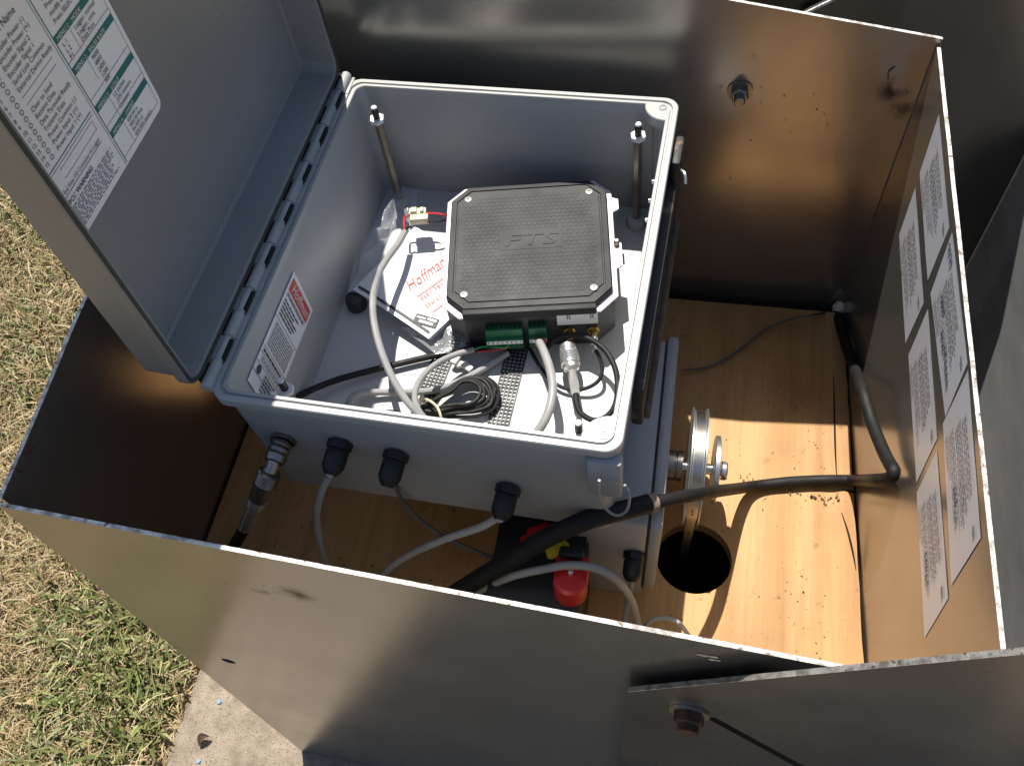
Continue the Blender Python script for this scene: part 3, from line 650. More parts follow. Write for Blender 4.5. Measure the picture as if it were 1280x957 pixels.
# cable glands on the near face (three) and the coax bulkhead
def gland(p, d, parent, mat_=BLKP, sc=1.):
    bb = B(EF) if parent is en else B(); d = V(d).normalized()
    bb.lathe(p, d, [(0, .0118*sc), (.007*sc, .0118*sc)], 6); bb.lathe(V(p)+d*.007*sc, d, [(0, .0095*sc), (.002*sc, .0105*sc), (.016*sc, .0105*sc), (.021*sc, .008*sc), (.024*sc, .0055*sc)], 12)
    return bb.build('cable_gland', mat_, parent, .5)
g1, g2, g3 = V((-.0752,-.2,-.0622)), V((-.0236,-.2,-.0684)), V((.0754,-.2,-.1037))
for g in (g1, g2, g3): gland(g, (-.08, -1, -.25), en)
b = B(EF); c = V((-.1336,-.2,-.0722)); b.lathe(c, (0, -1, 0), [(0, .0125), (.004, .0125)], 6); b.lathe(c-Y*.004, (-.1, -1, -.1), [(0, .0095), (.003, .0105), (.005, .009), (.008, .0105), (.011, .009), (.014, .0105), (.020, .009)], 20)
b.build('coax_bulkhead', STEEL, en)

# ================================================================== DATA LOGGER (frame DF)
dl = root('data_logger', 'square black data logger with textured lid lying inside the grey box', 'data logger', frame=DF)
def cham(h, c): return [(h, -h+c), (h, h-c), (h-c, h), (-h+c, h), (-h, h-c), (-h, -h+c), (-h+c, -h), (h-c, -h)]
b = B(DF); shell(b, [(cham(.0825, .018), -.008), (cham(.0840, .018), -.0078), (cham(.0840, .018), -.0025), (cham(.0828, .0175), -.0006), (cham(.0775, .015), 0), (cham(.0770, .015), -.0012), (cham(.0755, .0148), -.0012), (cham(.075, .0146), 0)], idm)
ld = b.build('lid', LOGB, dl, .35)
b = B(DF); b.box((0, -.0868, -.0062), (.134, .0072, .0106), 0, .0016); b.build('lid_lip', LOGB, ld, .5)
b = B(DF); rows = 27; dx = .0058
rg = random.Random(2)
for j in range(rows):
    for i in range(24):
        x = -.0685+i*dx*1.0+(dx/2 if j % 2 else 0); y = -.066+j*.00505
        if abs(x) > .069 or (abs(abs(x)-.064) < .008 and abs(abs(y)-.064) < .008): continue
        if abs(x-.002) < .035 and abs(y-.004) < .0155: continue
        b.lathe((x, y, -.0004), Z, [(0, .0029), (.0007, .0026)], 6, 0, math.pi/6)
tx = b.build('grip_texture', LOGB, ld, .3); tx['kind'] = 'stuff'
b = B(DF); b.text('FTS', (-.027, -.005, .0003), X, Y, .0225, 0, .18, .056, .0006); b.build('lettering', LOGB, ld, None)
b = B(DF); b.box((.002, .004, 0), (.066, .028, .0006), 0, .0002); b.build('logo_panel', LOGB, ld, None)
for sx, sy in ((-1, 1), (-1, -1), (1, -1), (1, 1)):
    b = B(DF); c = V((sx*.0655, sy*.0655, -.0002)); b.lathe(c, Z, [(0, .0042), (.0009, .0040), (.0011, .0030), (.0011, .0014), (.0003, .0012)], 18); b.build('lid_screw', SCRW, ld)
b = B(DF); shell(b, [(cham(.0888, .0185), -.0105), (cham(.0895, .0185), -.0100), (cham(.0895, .0185), -.0085), (cham(.0888, .0185), -.0080)], idm)
for (x0, y0_, y1_) in ((.088, .046, .060), (.088, -.032, -.002)): b.prism([(x0-.002, y0_-.006, -.0081), (x0+.008, y0_, -.0081), (x0+.008, y1_, -.0081), (x0-.002, y1_+.004, -.0081)], (0, 0, -.0022), 0)
fg = b.build('flange', PINK, dl, .3)
b = B(DF); b.lathe((.091, -.004, -.0081), Z, [(0, .0035), (.006, .0030), (.007, .002)], 10); b.build('flange_screw', STEEL, fg)
b = B(DF); shell(b, [(cham(.0840, .021), -.0665), (cham(.0860, .019), -.0645), (cham(.0865, .0185), -.0105)], idm)
b.build('body', LOGC, dl, .35)
b = B(DF); b.box((0, -.0862, -.037), (.131, .0032, .054), 0, .0012); fp = b.build('front_face', LOGF, dl, .5)
def terminal(xa, xb, n):
    b = B(DF); cx = (xa+xb)/2; wd = xb-xa
    b.box((cx, -.0915, -.0290), (wd, .009, .012), 0, .0008); b.box((cx, -.0935, -.0425), (wd, .013, .0155), 0, .0008); t_ = b.build('terminal_block', TGRN, dl, .5)
    b = B(DF); b.box((cx, -.0982, -.0385), (wd-.001, .0042, .0052), 0, .0004)
    for k in range(n):
        x = xa+wd*(k+.5)/n; b.words((x-.0010, -.10045, -.0368), X, Z, .0020, .0032, 2, 1, .55, (.5, .9), k+n)
    b.build('marker_strip', [PAPER, INK], t_, None)
    b = B(DF)
    for k in range(n):
        x = xa+wd*(k+.5)/n; b.box((x, -.1001, -.0460), (wd/n*.62, .0012, .006), 0); b.box((x, -.0915, -.0228), (wd/n*.55, .005, .0008), 0)
    tag(b.build('wire_slot', TDRK, t_, None), kind='stuff')
terminal(-.0465, -.0085, 8); terminal(-.0025, .0160, 4)
b = B(DF); b.box((.0475, -.0881, -.0185), (.041, .0008, .021), 0)
for x in (.037, .060): b.words((x, -.0887, -.020), Z, -X, .007, .0045, 2, 1, .6, (.3, .6), int(x*1e4))
b.build('port_label', [PAPER, INKG], fp, None)
for x in (.0390, .0630):
    b = B(DF); b.lathe((x, -.0876, -.0405), -Y, [(0, .0068), (.0018, .0068), (.0022, .0052), (.004, .0052)], 6); b.lathe((x, -.0916, -.0405), -Y, [(0, .0034), (.006, .0034)], 14); b.build('antenna_port', BRASS, dl, .4)

# ================================================================== SHAFT ENCODER beside the enclosure
ec = root('shaft_encoder', 'grey shaft encoder box standing on the plywood, metal pulley on its right side', 'shaft encoder', (-.02, .48, 0))
b = B(); b.box((-.029, .4815, .0935), (.074, .221, .187), 0, .005); bd = b.build('body', POLY, ec, .5)
b = B(); b.box((.0150, .4835, .1055), (.0122, .2270, .163), 0, .0035); b.build('lid', POLY, ec, .5)
b = B(); b.box((.0084, .4825, .1055), (.0014, .2205, .158), 0); b.build('gasket', GASK, ec)
c = V((-.0034,.371,.1223)); gl = gland(c, (.0, -1, -.35), ec, BLKP, .95)
SC = V((.021, .4965, .083))
b = B(); b.lathe(SC, X, [(0, .017), (.010, .017), (.0105, .0155), (.0115, .0155), (.012, .017), (.018, .017)], 28); b.build('bearing_housing', STEEL, ec)
b = B(); b.lathe(SC+X*.018, X, [(0, .006), (.048, .006)], 16); b.lathe(SC+X*.060, X, [(0, .0105), (.005, .0105), (.007, .009)], 22); sf = b.build('shaft', CHROME, ec)
b = B(); b.lathe(SC+X*.0225, X, [(0, .030), (.0006, .061), (.0012, .0663), (.0024, .0663), (.0036, .0628), (.0150, .0628), (.0162, .0663), (.0176, .0663), (.0182, .061), (.0186, .030)], 64); pu = b.build('pulley', BRITE, ec, .5)
b = B()
for k in range(24):
    a = 2*math.pi*k/24; b.lathe(SC+X*.029+V((0, math.cos(a), math.sin(a)))*.0626, (0, math.cos(a), math.sin(a)), [(0, .0011), (.0012, .0007)], 8)
b.build('sprocket_pin', STEEL, pu)
b = B(); b.lathe(SC+X*.0505, X, [(0, .012), (.0004, .036), (.0012, .038), (.0055, .038), (.0064, .036), (.0068, .012)], 40); b.build('clamp_disc', BRITE, ec, .5)
# steel tape over the pulley, down the hole
b = B(); tw = .0095; path = []
tcx = SC.x+.0318
for a in np.linspace(178, 2, 26): path.append((SC.y+.0640*math.cos(math.radians(a)), SC.z+.0640*math.sin(math.radians(a))))
path = [(SC.y-.0640, -.40)]+path[:]+[(SC.y+.0640, .02)]
n = len(path); b.add([(tcx+s_*tw/2, y, z) for y, z in path for s_ in (-1, 1)]+[(tcx+s_*tw/2, SC.y+(y-SC.y)*.994, z-.0003) for y, z in path for s_ in (-1, 1)],
                     [(2*i, 2*i+1, 2*i+3, 2*i+2) for i in range(n-1)]+[(2*n+2*i, 2*n+2*i+2, 2*n+2*i+3, 2*n+2*i+1) for i in range(n-1)]+[(2*i, 2*i+2, 2*n+2*i+2, 2*n+2*i) for i in range(n-1)]+[(2*i+1, 2*n+2*i+1, 2*n+2*i+3, 2*i+3) for i in range(n-1)])
ft = b.build('float_tape', TAPE)
tag(ft, 'flat steel float tape over the pulley, dropping into the round floor hole', 'tape')
for z in (.098, .050, .002):
    b = B(); b.lathe((tcx, SC.y-.0642, z), -Y, [(0, .0014), (.0004, .0014)], 12); b.build('tape_hole', DARK, ft)

# ================================================================== BATTERY under the enclosure
bt = root('battery', 'black battery with red terminal caps standing under the near edge of the grey box', 'battery', (-.09, .34, 0))
b = B(); b.box((-.0960, .335, .0628), (.094, .140, .140), 0, .004); bc = b.build('case', BATT, bt, .5)
b = B(); b.box((-.0960, .335, .1425), (.090, .136, .006), 0, .002); b.build('top_cover', BLKP, bt, .5)
b = B(); c = V((-.06,.3136,.158))
b.lathe(c-Z*.012, Z, [(0, .0165), (.022, .0165), (.028, .0155), (.030, .012)], 26); b.box(c+V((0, .013, .004)), (.033, .028, .022), 0, .005); rc = b.build('terminal_cap', REDC, bt, .5)
b = B(); b.box(c+V((0, .009, .021)), (.005, .012, .008), 0, .001); b.box(c+V((0, .013, .0185)), (.014, .006, .005), 0, .001); b.build('terminal_tab', CHROME, rc)
b = B(); b.box(c+V((-.002, .026, .014)), (.024, .012, .018), 0, .004); b.build('terminal_boot', BLKP, bt)
c = V((-.0976,.3652,.15)); b = B(); b.box(c, (.024, .018, .016), 0, .004, Matrix.Rotation(.5, 3, 'Z')); b.box(c+V((-.010, -.006, -.002)), (.018, .012, .012), 0, .003, Matrix.Rotation(.7, 3, 'Z')); b.build('terminal_cap', REDC, bt, .5)
c = V((-.0766,.3453,.165)); b = B(); b.box(c, (.024, .014, .010), 0, .004, Matrix.Rotation(.45, 3, 'Z')); b.build('yellow_tab', YEL, bt, .5)

# ================================================================== CABLES (each its own thing)
def cable(name, pts_, r, mt, label, cat='cable', n=10, sub=7, grp=None, extra=None):
    b = B(); b.tube(pts_, r, n, sub)
    if extra is None:
        return tag(b.build(name, mt), label, cat, grp)
    t_ = root(name, label, cat, pts_[0], group=grp); b.build('jacket', mt, t_); extra(t_); return t_
# thick black cable: thin end first (far corner) to the near left
thick = [(.2306,.822,-.02)]+[(.23,.7303,.03),(.2338,.6801,.05)]+[(.2203,.5911,.1357),(.2277,.5393,.1454),(.2327,.4969,.1623),(.2348,.4759,.1744),(.2356,.4633,.1833),(.2347,.4592,.1774),(.2316,.4619,.1664),(.2283,.4748,.1389)]+[(.2402,.5377,.02),(.2111,.5396,.009),(.1703,.5327,.008),(.1289,.5209,.01),(.1069,.5017,.036),(.079,.4577,.11),(.0629,.4332,.15),(.0441,.4127,.18),(.0255,.398,.196),(.0063,.3869,.205)]
cable('thick_black_cable', thick, .0066, CABB, 'long black cable bending off the right wall and crossing above the pulley', 'cable', 12, 6)
sheath = [(.0085,.3875,.206),(-.0023,.3798,.212),(-.0248,.3655,.222),(-.049,.3523,.226),(-.0721,.3416,.218),(-.0923,.3333,.205),(-.1148,.3234,.185),(-.1502,.3113,.15),(-.1897,.3019,.1)]
def sh_extra(t_):
    b = B(); d = (V(sheath[0])-V(sheath[1])).normalized(); b.lathe(V(sheath[0])-d*.006, d, [(0, .0098), (.002, .0100), (.005, .0094), (.008, .0096), (.0085, .0068)], 18); b.build('frayed_end', FRAY, t_)
cable('black_conduit', sheath, .0092, CABB, 'fat black sleeve with frayed pale end, running below the near corner latch', 'conduit', 14, 6, None, sh_extra)
cable('second_black_cable', [(-.1543,.3138,.1),(-.1214,.3291,.13),(-.1003,.3446,.145),(-.0829,.3475,.152),(-.1068,.3388,.13),(-.1332,.3359,.1),(-.1685,.3143,.05)], .0035, CABB, 'thin black lead looping beneath the fat black sleeve over the battery', 'cable', 8)
cable('grey_battery_cable', [(-.1891,.2998,.07),(-.1515,.3101,.12),(-.116,.3127,.165),(-.0852,.3183,.18),(-.0604,.3217,.19),(-.0368,.3238,.185),(-.0177,.3233,.165),(-.0036,.3253,.12),(.0046,.3251,.07),(.0113,.3195,.02)], .0040, CABG, 'grey cable arching over the red battery cap toward the encoder box', 'cable')
eg = V((-.0021,.35,.1216))
cable('encoder_cable', [eg, (-.0037,.3411,.1), (-.0057,.341,.06), (-.0063,.3224,.03)], .0030, CABG, 'short grey cable hanging from the black gland of the encoder box', 'cable')
cable('clear_tubing', [(.011,.3265,.012),(.0222,.3354,.03),(.0359,.3365,.04),(.0495,.3333,.04),(.0633,.3271,.02)], .0024, CABGW, 'pale thin tube loop on the plywood near the front wall', 'tube')
def gend(g): return EF @ (V(g)+V((-.08, -1, -.25)).normalized()*.030)
cable('signal_cable', [gend(g1)]+[(-.2952,.3634,.235),(-.3079,.3546,.21),(-.3208,.3459,.17),(-.3263,.3346,.12),(-.3273,.3278,.07)], .0036, CABGW, 'pale grey cable hanging from the leftmost black gland on the near side', 'cable')
cable('thin_dark_cable', [gend(g2)]+[(-.2346,.367,.23),(-.2299,.3612,.2),(-.2076,.3521,.165),(-.1641,.3439,.14),(-.1238,.3411,.125),(-.1138,.3456,.1)], .0021, CABGD, 'thin dark cable drooping from the middle black gland on the near side', 'cable')
cable('sensor_cable', [gend(g3)]+[(-.1303,.3442,.225),(-.1494,.3433,.2),(-.19,.3429,.16),(-.2336,.3417,.11),(-.2636,.3367,.07),(-.2876,.3276,.03)], .0037, CABGW, 'pale grey cable curving left from the black gland nearest the latch', 'cable')
cable('thin_floor_wire', [(.0319,.6751,.008),(.06,.6835,.006),(.0845,.699,.006),(.109,.7235,.006),(.1334,.7507,.008),(.1628,.7666,.014),(.1921,.7732,.02)]+[(.2256,.812,-.0167)], .0016, CABGD, 'thin dark wire lying on the shaded plywood toward the far corner', 'wire')
# left coax plug outside the enclosure
cx = root('coax_plug', 'silver coaxial plug with black cable hanging off the near left face of the box', 'coaxial plug', EF @ V((-.1443,-.235,-.0834)))
P5 = [V(p) for p in [(-.1348,-.212,-.0723),(-.144,-.232,-.0908),(-.155,-.246,-.1095),(-.1665,-.256,-.1293),(-.1793,-.262,-.1521)]]
b = B(EF); d = (P5[1]-P5[0]).normalized(); b.lathe(P5[0], d, [(0, .0078), (.004, .0085), (.010, .0085), (.011, .0060), ((P5[1]-P5[0]).length-.006, .0060)], 22); b.build('shell', CHROME, cx)
b = B(EF); d = (P5[2]-P5[1]).normalized(); L = (P5[2]-P5[1]).length
b.lathe(P5[1]-d*.006, d, [(0, .0095), (.001, .0108)]+[(.002+k*.0012, .0108 if k % 2 else .0101) for k in range(10)]+[(.015, .0108), (.016, .0092), (L+.006, .0088)], 30); b.build('knurled_nut', STEEL, cx, .35)
b = B(EF); d = (P5[4]-P5[2]).normalized(); L = (P5[4]-P5[2]).length
b.lathe(P5[2]+d*.002, d, [(0, .0078), (.003, .0086), (.0045, .0078), (.008, .0086), (.0095, .0072), (L-.004, .0068), (L-.002, .0058)], 22); b.build('crimp_ferrule', CHROME, cx)
b = B(EF); b.tube([P5[4]-d*.004, P5[4]+d*.010]+[V(p) for p in [(-.2012,-.272,-.1888),(-.2347,-.28,-.2575)]], .0060, 12, 5); b.build('coax_cable', CABB, cx)

# wires inside the enclosure
def loopcab(*a, **k): return cable(*a, **k)
# supply cable from the cream connector
sp = root('supply_cable', 'thick grey cable looping from the cream plastic connector down to the near wall', 'cable', (-.2841,.6516,.2587))
b = B(); b.tube([(-.2851,.6497,.2607),(-.2865,.6258,.2664),(-.2908,.5982,.2731),(-.2923,.5685,.2797),(-.288,.5373,.2825),(-.2789,.5081,.2824),(-.2652,.4792,.2774),(-.2482,.4535,.2696),(-.2308,.4349,.2618),(-.2137,.4237,.254),(-.1965,.417,.2433),(-.1749,.4103,.2287)], .0036, 10, 6); b.build('jacket', CABG, sp)
b = B(); cc = V((-.2732,.668,.2652)); Rz = (EF.to_3x3() @ Matrix.Rotation(.22, 3, 'Z'))
b.box(cc+Rz @ V((0, .0035, .003)), (.019, .0085, .009), 0, .001, Rz); b.box(cc+Rz @ V((.002, -.0055, .003)), (.020, .0085, .009), 0, .001, Rz); b.box(cc+Rz @ V((-.004, .0035, .0085)), (.007, .007, .003), 0, .0008, Rz); b.box(cc+Rz @ V((.005, .0035, .0085)), (.004, .006, .0025), 0, .0006, Rz)
b.build('connector', BEIGE, sp, .5)
b = B(); b.tube([(-.2858,.6517,.2597),(-.2879,.6593,.2627),(-.2885,.6668,.2648),(-.2822,.669,.267)], .0013, 7, 5); b.tube([(-.2645,.6718,.2684),(-.2535,.6717,.2696),(-.2439,.6719,.2679),(-.2362,.6847,.2501)], .0013, 7, 5); b.build('red_wire', REDW, sp)
b = B(); b.tube([(-.2837,.6507,.2597),(-.283,.6539,.2628),(-.2783,.6547,.2649)], .0013, 7, 5); b.tube([(-.2614,.6612,.2674),(-.2511,.6629,.2666),(-.2423,.6697,.2629),(-.2335,.6801,.2502)], .0013, 7, 5); b.build('black_wire', BLKW, sp)
cable('black_lead', [(-.3532,.4223,.2399),(-.3557,.4405,.233),(-.3483,.4569,.2253),(-.3256,.4776,.219),(-.2957,.4937,.2169),(-.2604,.5091,.2168),(-.2245,.523,.2178),(-.1921,.5334,.2186),(-.1678,.5406,.2182)], .0034, CABB, 'black lead curving over the bare floor from the near left corner to the logger', 'cable')
cable('grey_floor_cable', [(-.2901,.4137,.2442),(-.296,.4332,.2383),(-.3001,.4521,.2284),(-.2941,.4646,.2206),(-.2766,.47,.2171),(-.2478,.4737,.2167),(-.2194,.4796,.2174),(-.1931,.4951,.2182),(-.1714,.5142,.2189),(-.1534,.5321,.2195)], .0036, CABG, 'grey cable with a square bend lying flat across the box floor', 'cable')
sg = root('terminal_cable', 'slim grey cable with green and red cores wired to the green terminal', 'cable', (-.2231,.4917,.2385))
b = B(); b.tube([(-.187,.5237,.2316),(-.2031,.5133,.2352),(-.2175,.4978,.2407),(-.2272,.4782,.2463),(-.2302,.4582,.25),(-.2277,.4436,.2499),(-.2197,.4321,.248),(-.208,.4252,.2422),(-.1935,.4187,.2334)], .0031, 10, 6); b.build('jacket', CABG, sg)
b = B(); b.tube([(-.1879,.5236,.2316),(-.177,.5287,.2319),(-.1642,.5283,.2332),(-.1541,.5286,.2344),(-.1507,.5332,.2355)]+[dw(-.0275, -.1012, -.0460)], .0010, 7, 6); b.build('green_wire', GRNW, sg)
b = B(); b.tube([(-.1833,.5239,.2277),(-.171,.5264,.229),(-.1579,.529,.2303),(-.1514,.5313,.2325)]+[dw(-.0225, -.1012, -.0460)], .0010, 7, 6); b.build('red_wire', REDW, sg)
tg = root('power_cable', 'thick grey cable dropping straight from the small four-way green terminal', 'cable', (-.0996,.4854,.2412))
b = B(); b.tube([(-.1192,.5319,.2452),(-.1119,.517,.2492),(-.103,.4959,.2532),(-.0966,.4738,.2552),(-.096,.4533,.253),(-.1006,.4363,.2477),(-.1106,.4228,.2383),(-.1239,.4109,.2299)], .0044, 12, 6); b.build('jacket', CABG, tg)
b = B(); b.tube([(-.1192,.5319,.2452),(-.1223,.5353,.2442)]+[dw(.0045, -.1012, -.0460)], .0016, 7, 5); b.tube([(-.1192,.5319,.2452),(-.1156,.5352,.2453)]+[dw(.0125, -.1012, -.0440)], .0018, 7, 5); b.build('red_wire', REDW, tg)
# coil of thin black coax with its tie
co = root('coiled_cable', 'coil of thin black cable bundled by a nylon tie on the box floor', 'cable coil', (-.1961,.469,.2189))
b = B(); rg = random.Random(11); pts_ = []
A = [V(p) for p in [(-.2391,.4444,.2176),(-.2225,.4573,.2202),(-.2063,.4791,.2207),(-.1886,.4956,.2213),(-.1695,.4966,.2217),(-.1564,.4831,.2209),(-.1558,.4657,.2197),(-.1704,.4554,.2183),(-.1942,.4509,.2177),(-.218,.4467,.2181)]]
cen = sum(A, V((0, 0, 0)))/len(A)
for turn in range(7):
    s_ = 1-.10*turn*.75+rg.uniform(-.03, .03); zo = .0016*turn
    for k, p in enumerate(A):
        w_ = .55 if k in (0, 1, 9) else 1.
        pts_.append(cen+(p-cen)*(1-(1-s_)*w_)+V((rg.uniform(-.0015, .0015), rg.uniform(-.0015, .0015), zo*(1 if k not in (0, 9) else .8)+rg.uniform(0, .0012))))
pts_ = [V(p) for p in [(-.2751,.4454,.2149),(-.2593,.45,.2153)]]+pts_+[V(p) for p in [(-.2435,.4399,.2195),(-.2627,.438,.2171),(-.278,.4313,.2156)]]
b.tube(pts_, .0019, 8, 5); b.build('jacket', CABB, co)
b = B(); tr_ = [EF @ V(p) for p in [(-.0384,-.1041,-.133),(-.027,-.1112,-.122),(-.0155,-.12,-.117),(-.0095,-.129,-.119),(-.009,-.1336,-.128),(-.0164,-.1303,-.142),(-.0317,-.1162,-.146),(-.0419,-.1039,-.142),(-.0384,-.1041,-.133)]]
b.tube(tr_, .0013, 6, 5); b.build('cable_tie', BEIGE, co)
b = B(); b.box((-.2281,.4599,.2301), (.007, .006, .006), 0, .001, EF.to_3x3() @ Matrix.Rotation(.6, 3, 'Z')); b.build('tie_head', BEIGE, co)
# coax pigtail with the big plug
ax = root('antenna_pigtail', 'black coax pigtail with a fat silver plug in front of the logger', 'coaxial cable', (-.0836,.5128,.2318))
q0, q1 = V((-.0914,.5354,.2379)), V((-.0753,.4806,.2357)); d = (q1-q0).normalized(); L = (q1-q0).length
b = B(); b.lathe(q0, d, [(0, .0075), (.001, .0088), (.006, .0088), (.0065, .0080), (.009, .0080), (.0095, .0100)]+[(.011+k*.0012, .0102 if k % 2 else .0097) for k in range(9)]+[(.023, .0098), (.024, .0085), (.028, .0080), (.030, .0055)], 30); b.build('plug_nut', CHROME, ax, .4)
b = B(); b.lathe(q0+d*.029, d, [(0, .0046), (L-.030, .0046), (L-.028, .0040)], 8); b.build('crimp_ferrule', CHROME, ax, .4)
b = B(); b.tube([q1-d*.004, q1]+[V(p) for p in [(-.0731,.47,.2336),(-.0673,.4609,.2317),(-.0548,.455,.2319),(-.0436,.4587,.2342),(-.0363,.4688,.2384),(-.035,.4848,.2426),(-.0388,.5048,.2458),(-.0487,.5235,.2477),(-.0621,.5351,.2485),(-.0766,.5416,.2483),(-.0912,.5419,.247),(-.1038,.5378,.2436),(-.1113,.5314,.2374)]], .0029, 10, 6); b.build('jacket', CABB, ax)
ay = root('gps_pigtail', 'thin black coax looping from the right gold antenna port of the logger', 'coaxial cable', (-.0663,.537,.2425))
pp = dw(.0630, -.098, -.0405); b = B(); b.lathe(pp, DF.to_3x3() @ V((0, -1, -.15)), [(0, .0040), (.006, .0042), (.008, .0042), (.009, .0026), (.016, .0024)], 14); b.build('plug', CHROME, ay)
pe = V(pp)+(DF.to_3x3() @ V((0, -1, -.15)).normalized())*.015
b = B(); b.tube([pe]+[V(p) for p in [(-.0607,.5305,.2385),(-.0545,.5193,.2345),(-.0538,.5066,.2304),(-.0616,.4979,.2262),(-.0757,.4942,.2218),(-.0913,.4961,.2205),(-.1048,.5043,.2203),(-.1167,.5178,.2201),(-.1254,.5306,.2191),(-.1321,.5411,.219)]], .0020, 9, 6); b.build('jacket', CABB, ay)

# papers, bag, oddments inside
lf = root('paper_leaflet', 'white folded leaflet with red lettering half under the black logger', 'leaflet', (-.2679,.603,.2236))
def quadpts(c4, z): return [ew(x, y, z) for x, y, _ in c4]
c4 = [(-.1491,.0177,-.128),(-.0481,-.0353,-.128),(-.005,.017,-.128),(-.1011,.1078,-.128)]
b = B(); pz = -.1275; P4 = [V(p) for p in c4]
O_, Ux, Uy = P4[0], (P4[1]-P4[0]), (P4[3]-P4[0]); nU = 8
pg = lambda s_, t_, e_=0.: EF @ (O_+Ux*s_+Uy*t_+V((0, 0, pz-O_.z+.0025*math.sin(s_*3+t_*2)+.006*t_*t_+e_)))
for lay in range(3):
    zz = -.0016*lay; sh_ = .012*lay
    b.add([pg(i/nU+sh_*.4, j/nU+sh_, zz) for j in range(nU+1) for i in range(nU+1)]+[pg(i/nU+sh_*.4, j/nU+sh_, zz-.0006) for j in range(nU+1) for i in range(nU+1)],
          [(j*9+i, j*9+i+1, j*9+i+10, j*9+i+9) for j in range(nU) for i in range(nU)]+[(81+j*9+i, 81+j*9+i+9, 81+j*9+i+10, 81+j*9+i+1) for j in range(nU) for i in range(nU)]
          + [(i, 81+i, 82+i, i+1) for i in range(8)]+[(9*i, 9*i+9, 90+9*i, 81+9*i) for i in range(8)])
b.build('sheets', PAPER, lf, .5)
b = B()
def pgq(s0_, t0_, s1_, t1_, mi): b.add([pg(s0_+(s1_-s0_)*k/6, t_, .0009) for t_ in (t0_, t1_) for k in range(7)], [(k, k+1, 8+k, 7+k) for k in range(6)], mi)
pgq(.03, .045, .96, .075, 1)
def ptext(s_, so, to, size, wd, mi, shear=0.):
    tb = B(); tb.text(s_, (0, 0, 0), X, Y, 1., 0, shear); xs_ = [v[0] for v in tb.v]; k = wd/(max(xs_)-min(xs_))
    # runs up across the sheet: along the direction from the near corner toward the logger
    b.add([pg(so+v[0]*k*dsx+v[1]*size*dtx, to+v[0]*k*dsy+v[1]*size*dty, .0012) for v in tb.v], tb.f, mi)
g = Matrix(((Ux.x, Uy.x), (Ux.y, Uy.y))).inverted()
a0, a1 = V((-.0884,.0213,-.128)), V((-.0559,.0638,-.128)); du = (a1-a0).normalized(); dv = V((-du.y, du.x, 0))
iu, iv = g @ V((du.x, du.y)), g @ V((dv.x, dv.y)); dsx, dsy, dtx, dty = iu.x, iu.y, iv.x, iv.y
def st_(p): q = g @ V((p[0]-O_.x, p[1]-O_.y)); return q.x, q.y
for body_, p, size, wd, sr in (('Hoffman', (-.0837,.0208,-.128), .020, .052, .4), ('ELECTRICAL', (-.0666,.011,-.128), .0088, .044, 0), ('ENCLOSURES', (-.0589,.0023,-.128), .0088, .044, 0)):
    ptext(body_, *st_(p), size, wd, 0, sr)
for p, L in (((-.0738,.0144,-.128), .045), ((-.0524,-.0022,-.128), .040)):
    p = V(p); c_ = [st_(p+du*x_+dv*y_) for x_, y_ in ((0, 0), (L, 0), (L, .0012), (0, .0012))]; b.poly([pg(*q, .0012) for q in c_], 0)
lo = V((-.0693,-.012,-.128)); lo2 = V((-.0427,-.0158,-.128)); dd = (lo2-lo).normalized(); dn_ = V((-dd.y, dd.x, 0)); 
c_ = [st_(lo+dd*x_+dn_*y_) for x_, y_ in ((0, -.006), (.026, -.006), (.026, .006), (0, .006))]; b.poly([pg(*q, .0012) for q in c_], 1)
for (x0_, y0_, x1_, y1_) in ((.002, .001, .012, .003), (.006, -.004, .022, -.001), (.014, .001, .024, .004)):
    c_ = [st_(lo+dd*x_+dn_*y_) for x_, y_ in ((x0_, y0_), (x1_, y0_), (x1_, y1_), (x0_, y1_))]; b.poly([pg(*q, .0015) for q in c_], 2)
b.build('print', [INKR, INK, WHT], lf, None)
# crumpled clear bag round the leaflet
def bag(name, outline, z0, amp, seed, label):
    b = B(); P = [V(p) for p in outline]; c = sum(P, V((0, 0, 0)))/len(P); n = len(P); vs = []; rgs = 7
    for j in range(rgs+1):
        for k in range(n*3):
            a = P[(k//3) % n].lerp(P[(k//3+1) % n], (k % 3)/3); q = c.lerp(a, j/rgs)
            zz = z0+amp*abs(noise.noise(V((q.x*45, q.y*45, seed))))*(1 if j < rgs else .3)+amp*.4*noise.noise(V((q.x*120, q.y*120, seed)))
            vs.append(ew(q.x, q.y, zz))
    m = n*3; fs = [(j*m+k, j*m+(k+1) % m, (j+1)*m+(k+1) % m, (j+1)*m+k) for j in range(rgs) for k in range(m)]
    b.add(vs, fs); return tag(b.build(name, BAG, None, .9), label, 'plastic bag')
bag('clear_bag', [(-.1532,.0143,-.13),(-.1581,.0785,-.13),(-.1468,.1313,-.13),(-.1346,.1749,-.13),(-.1166,.1705,-.13),(-.1052,.1213,-.13),(-.1075,.0613,-.13),(-.1209,.0119,-.13)], -.128, .022, 3, 'crumpled clear bag bunched at the foot of the far left standoff')
bag('clear_bag', [(-.0873,-.0173,-.14),(-.0573,-.029,-.14),(-.0381,.0002,-.14),(-.0079,-.0221,-.14),(-.0153,-.0387,-.14),(-.0393,-.0472,-.14)], -.138, .010, 8, 'crumpled clear film sticking out below the leaflet near the logger corner')
b = B(); b.lathe(ew(*(-.1461,.0106,-.147)), EF.to_3x3() @ Z, [(0, .011), (.010, .0115), (.015, .010), (.016, .007)], 22)
tag(b.build('rubber_foot', RUB), 'round black rubber foot against the left wall beside the leaflet', 'rubber foot')
b = B(); c = V((-.1989,.5148,.2163))
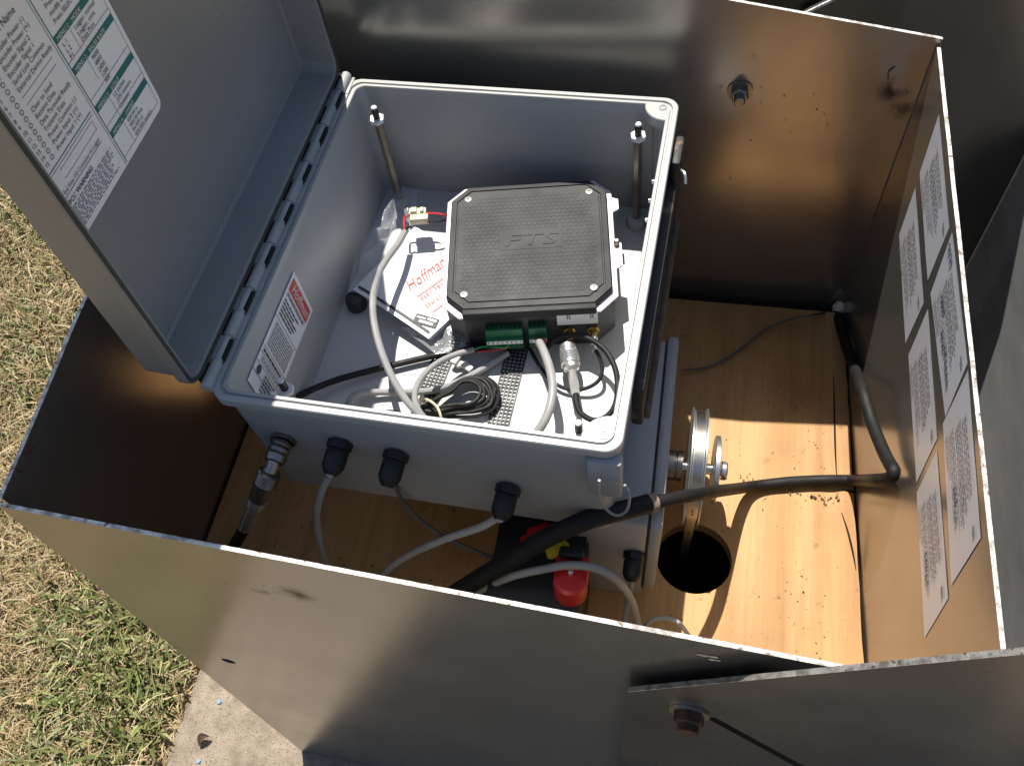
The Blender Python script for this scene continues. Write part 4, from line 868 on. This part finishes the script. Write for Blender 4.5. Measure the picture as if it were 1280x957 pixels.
for k, (dx_, dy_, rz_) in enumerate(((0, 0, .3), (.006, -.004, -.6), (-.007, .003, 1.2))): b.box(c+V((dx_, dy_, .002*k)), (.014, .008, .005), 0, .002, Matrix.Rotation(rz_, 3, 'Z'))
tag(b.build('nylon_clip', mat('pale nylon', (.66, .65, .60), .45)), 'pale nylon clip scrap lying on the floor between the cables', 'clip')

# ================================================================== crumbs, leaf, chips
def crumbs(name, n, fn, size, label, mt=DEB, seed=1):
    rg = random.Random(seed); b = B()
    for _ in range(n):
        x, y, z = fn(rg); s_ = size*rg.uniform(.4, 1.4)
        d = [V((rg.uniform(-1, 1), rg.uniform(-1, 1), rg.uniform(0, .9)))*s_ for _ in range(5)]
        b.add([V((x, y, z))+q for q in d], [(0, 1, 2), (0, 2, 3), (0, 3, 4), (1, 2, 4), (2, 3, 4), (0, 1, 4)])
    return tag(b.build(name, mt, None, None), label, 'debris', kind='stuff')
def onply(rg):
    while True:
        x = rg.triangular(.03, .235, .2); y = rg.uniform(.25, .79)
        if (x-hx)**2+(y-hy)**2 > .05**2: return (x, y, .0002)
crumbs('floor_debris', 190, onply, .0011, 'dark soil crumbs scattered over the plywood floor', seed=4)
def onply2(rg): t_ = rg.random(); return (.105+.12*t_+rg.gauss(0, .004), .535-.02*t_+rg.gauss(0, .004), .0004)
crumbs('cable_debris', 60, onply2, .0019, 'line of dirt crumbs below the thick black cable on the plywood', seed=6)
def onleft(rg): return (rg.uniform(-.48, -.12), rg.uniform(.27, .45), .0002)
crumbs('left_debris', 90, onleft, .0017, 'dark crumbs on the shaded plywood near the front wall', seed=8)
def onfloor(rg):
    x, y = rg.uniform(-.155, .155), rg.uniform(-.185, .0); return ew(x, y, -.1478)
crumbs('box_debris', 70, onfloor, .0009, 'tiny dark specks on the floor of the grey box', seed=9)
def onslab(rg): return (rg.uniform(-.73, -.45), rg.uniform(.05, .35), -.583)
crumbs('slab_grit', 260, onslab, .0014, 'loose grit on the concrete slab corner', mt=mat('slab grit', (.4, .33, .25), .95, island=[(.22, .17, .12), (.45, .37, .28), (.60, .52, .42)]), seed=10)
# curled leaf and two blue chips on the slab
b = B(); lp = [V(p) for p in [(-.6894,.2237,-.578),(-.6891,.2328,-.572),(-.6837,.2397,-.57),(-.6754,.2405,-.574)]]; C_ = cr(lp, 6); n = len(C_)
vs = []
for i, p in enumerate(C_):
    wd = .006*math.sin(math.pi*(i+.3)/(n+.2)); vs += [p+V((-wd, wd*.6, .002)), p+V((0, 0, -.002)), p+V((wd, -wd*.6, .003))]
b.add(vs, [(3*i+k, 3*i+k+1, 3*i+k+4, 3*i+k+3) for i in range(n-1) for k in (0, 1)]+[(3*i+k, 3*i+k+3, 3*i+k+4, 3*i+k+1) for i in range(0)])
tag(b.build('curled_leaf', LEAFM), 'curled dark dry leaf lying on the pale concrete slab', 'leaf')
for px_, lb in (((-.6819,.2984,-.582), 'blue plastic chip on the slab close to the shelter wall'), ((-.6839,.2011,-.582), 'blue plastic chip on the slab below the curled leaf')):
    b = B(); p = V(px_); b.prism([p+V((-.003, -.002, 0)), p+V((.002, -.003, 0)), p+V((.004, .002, .001)), p+V((-.002, .003, .001))], (0, 0, .0014), 0)
    tag(b.build('blue_chip', BLUE, None, None), lb, 'plastic chip', 'blue chips on the slab')
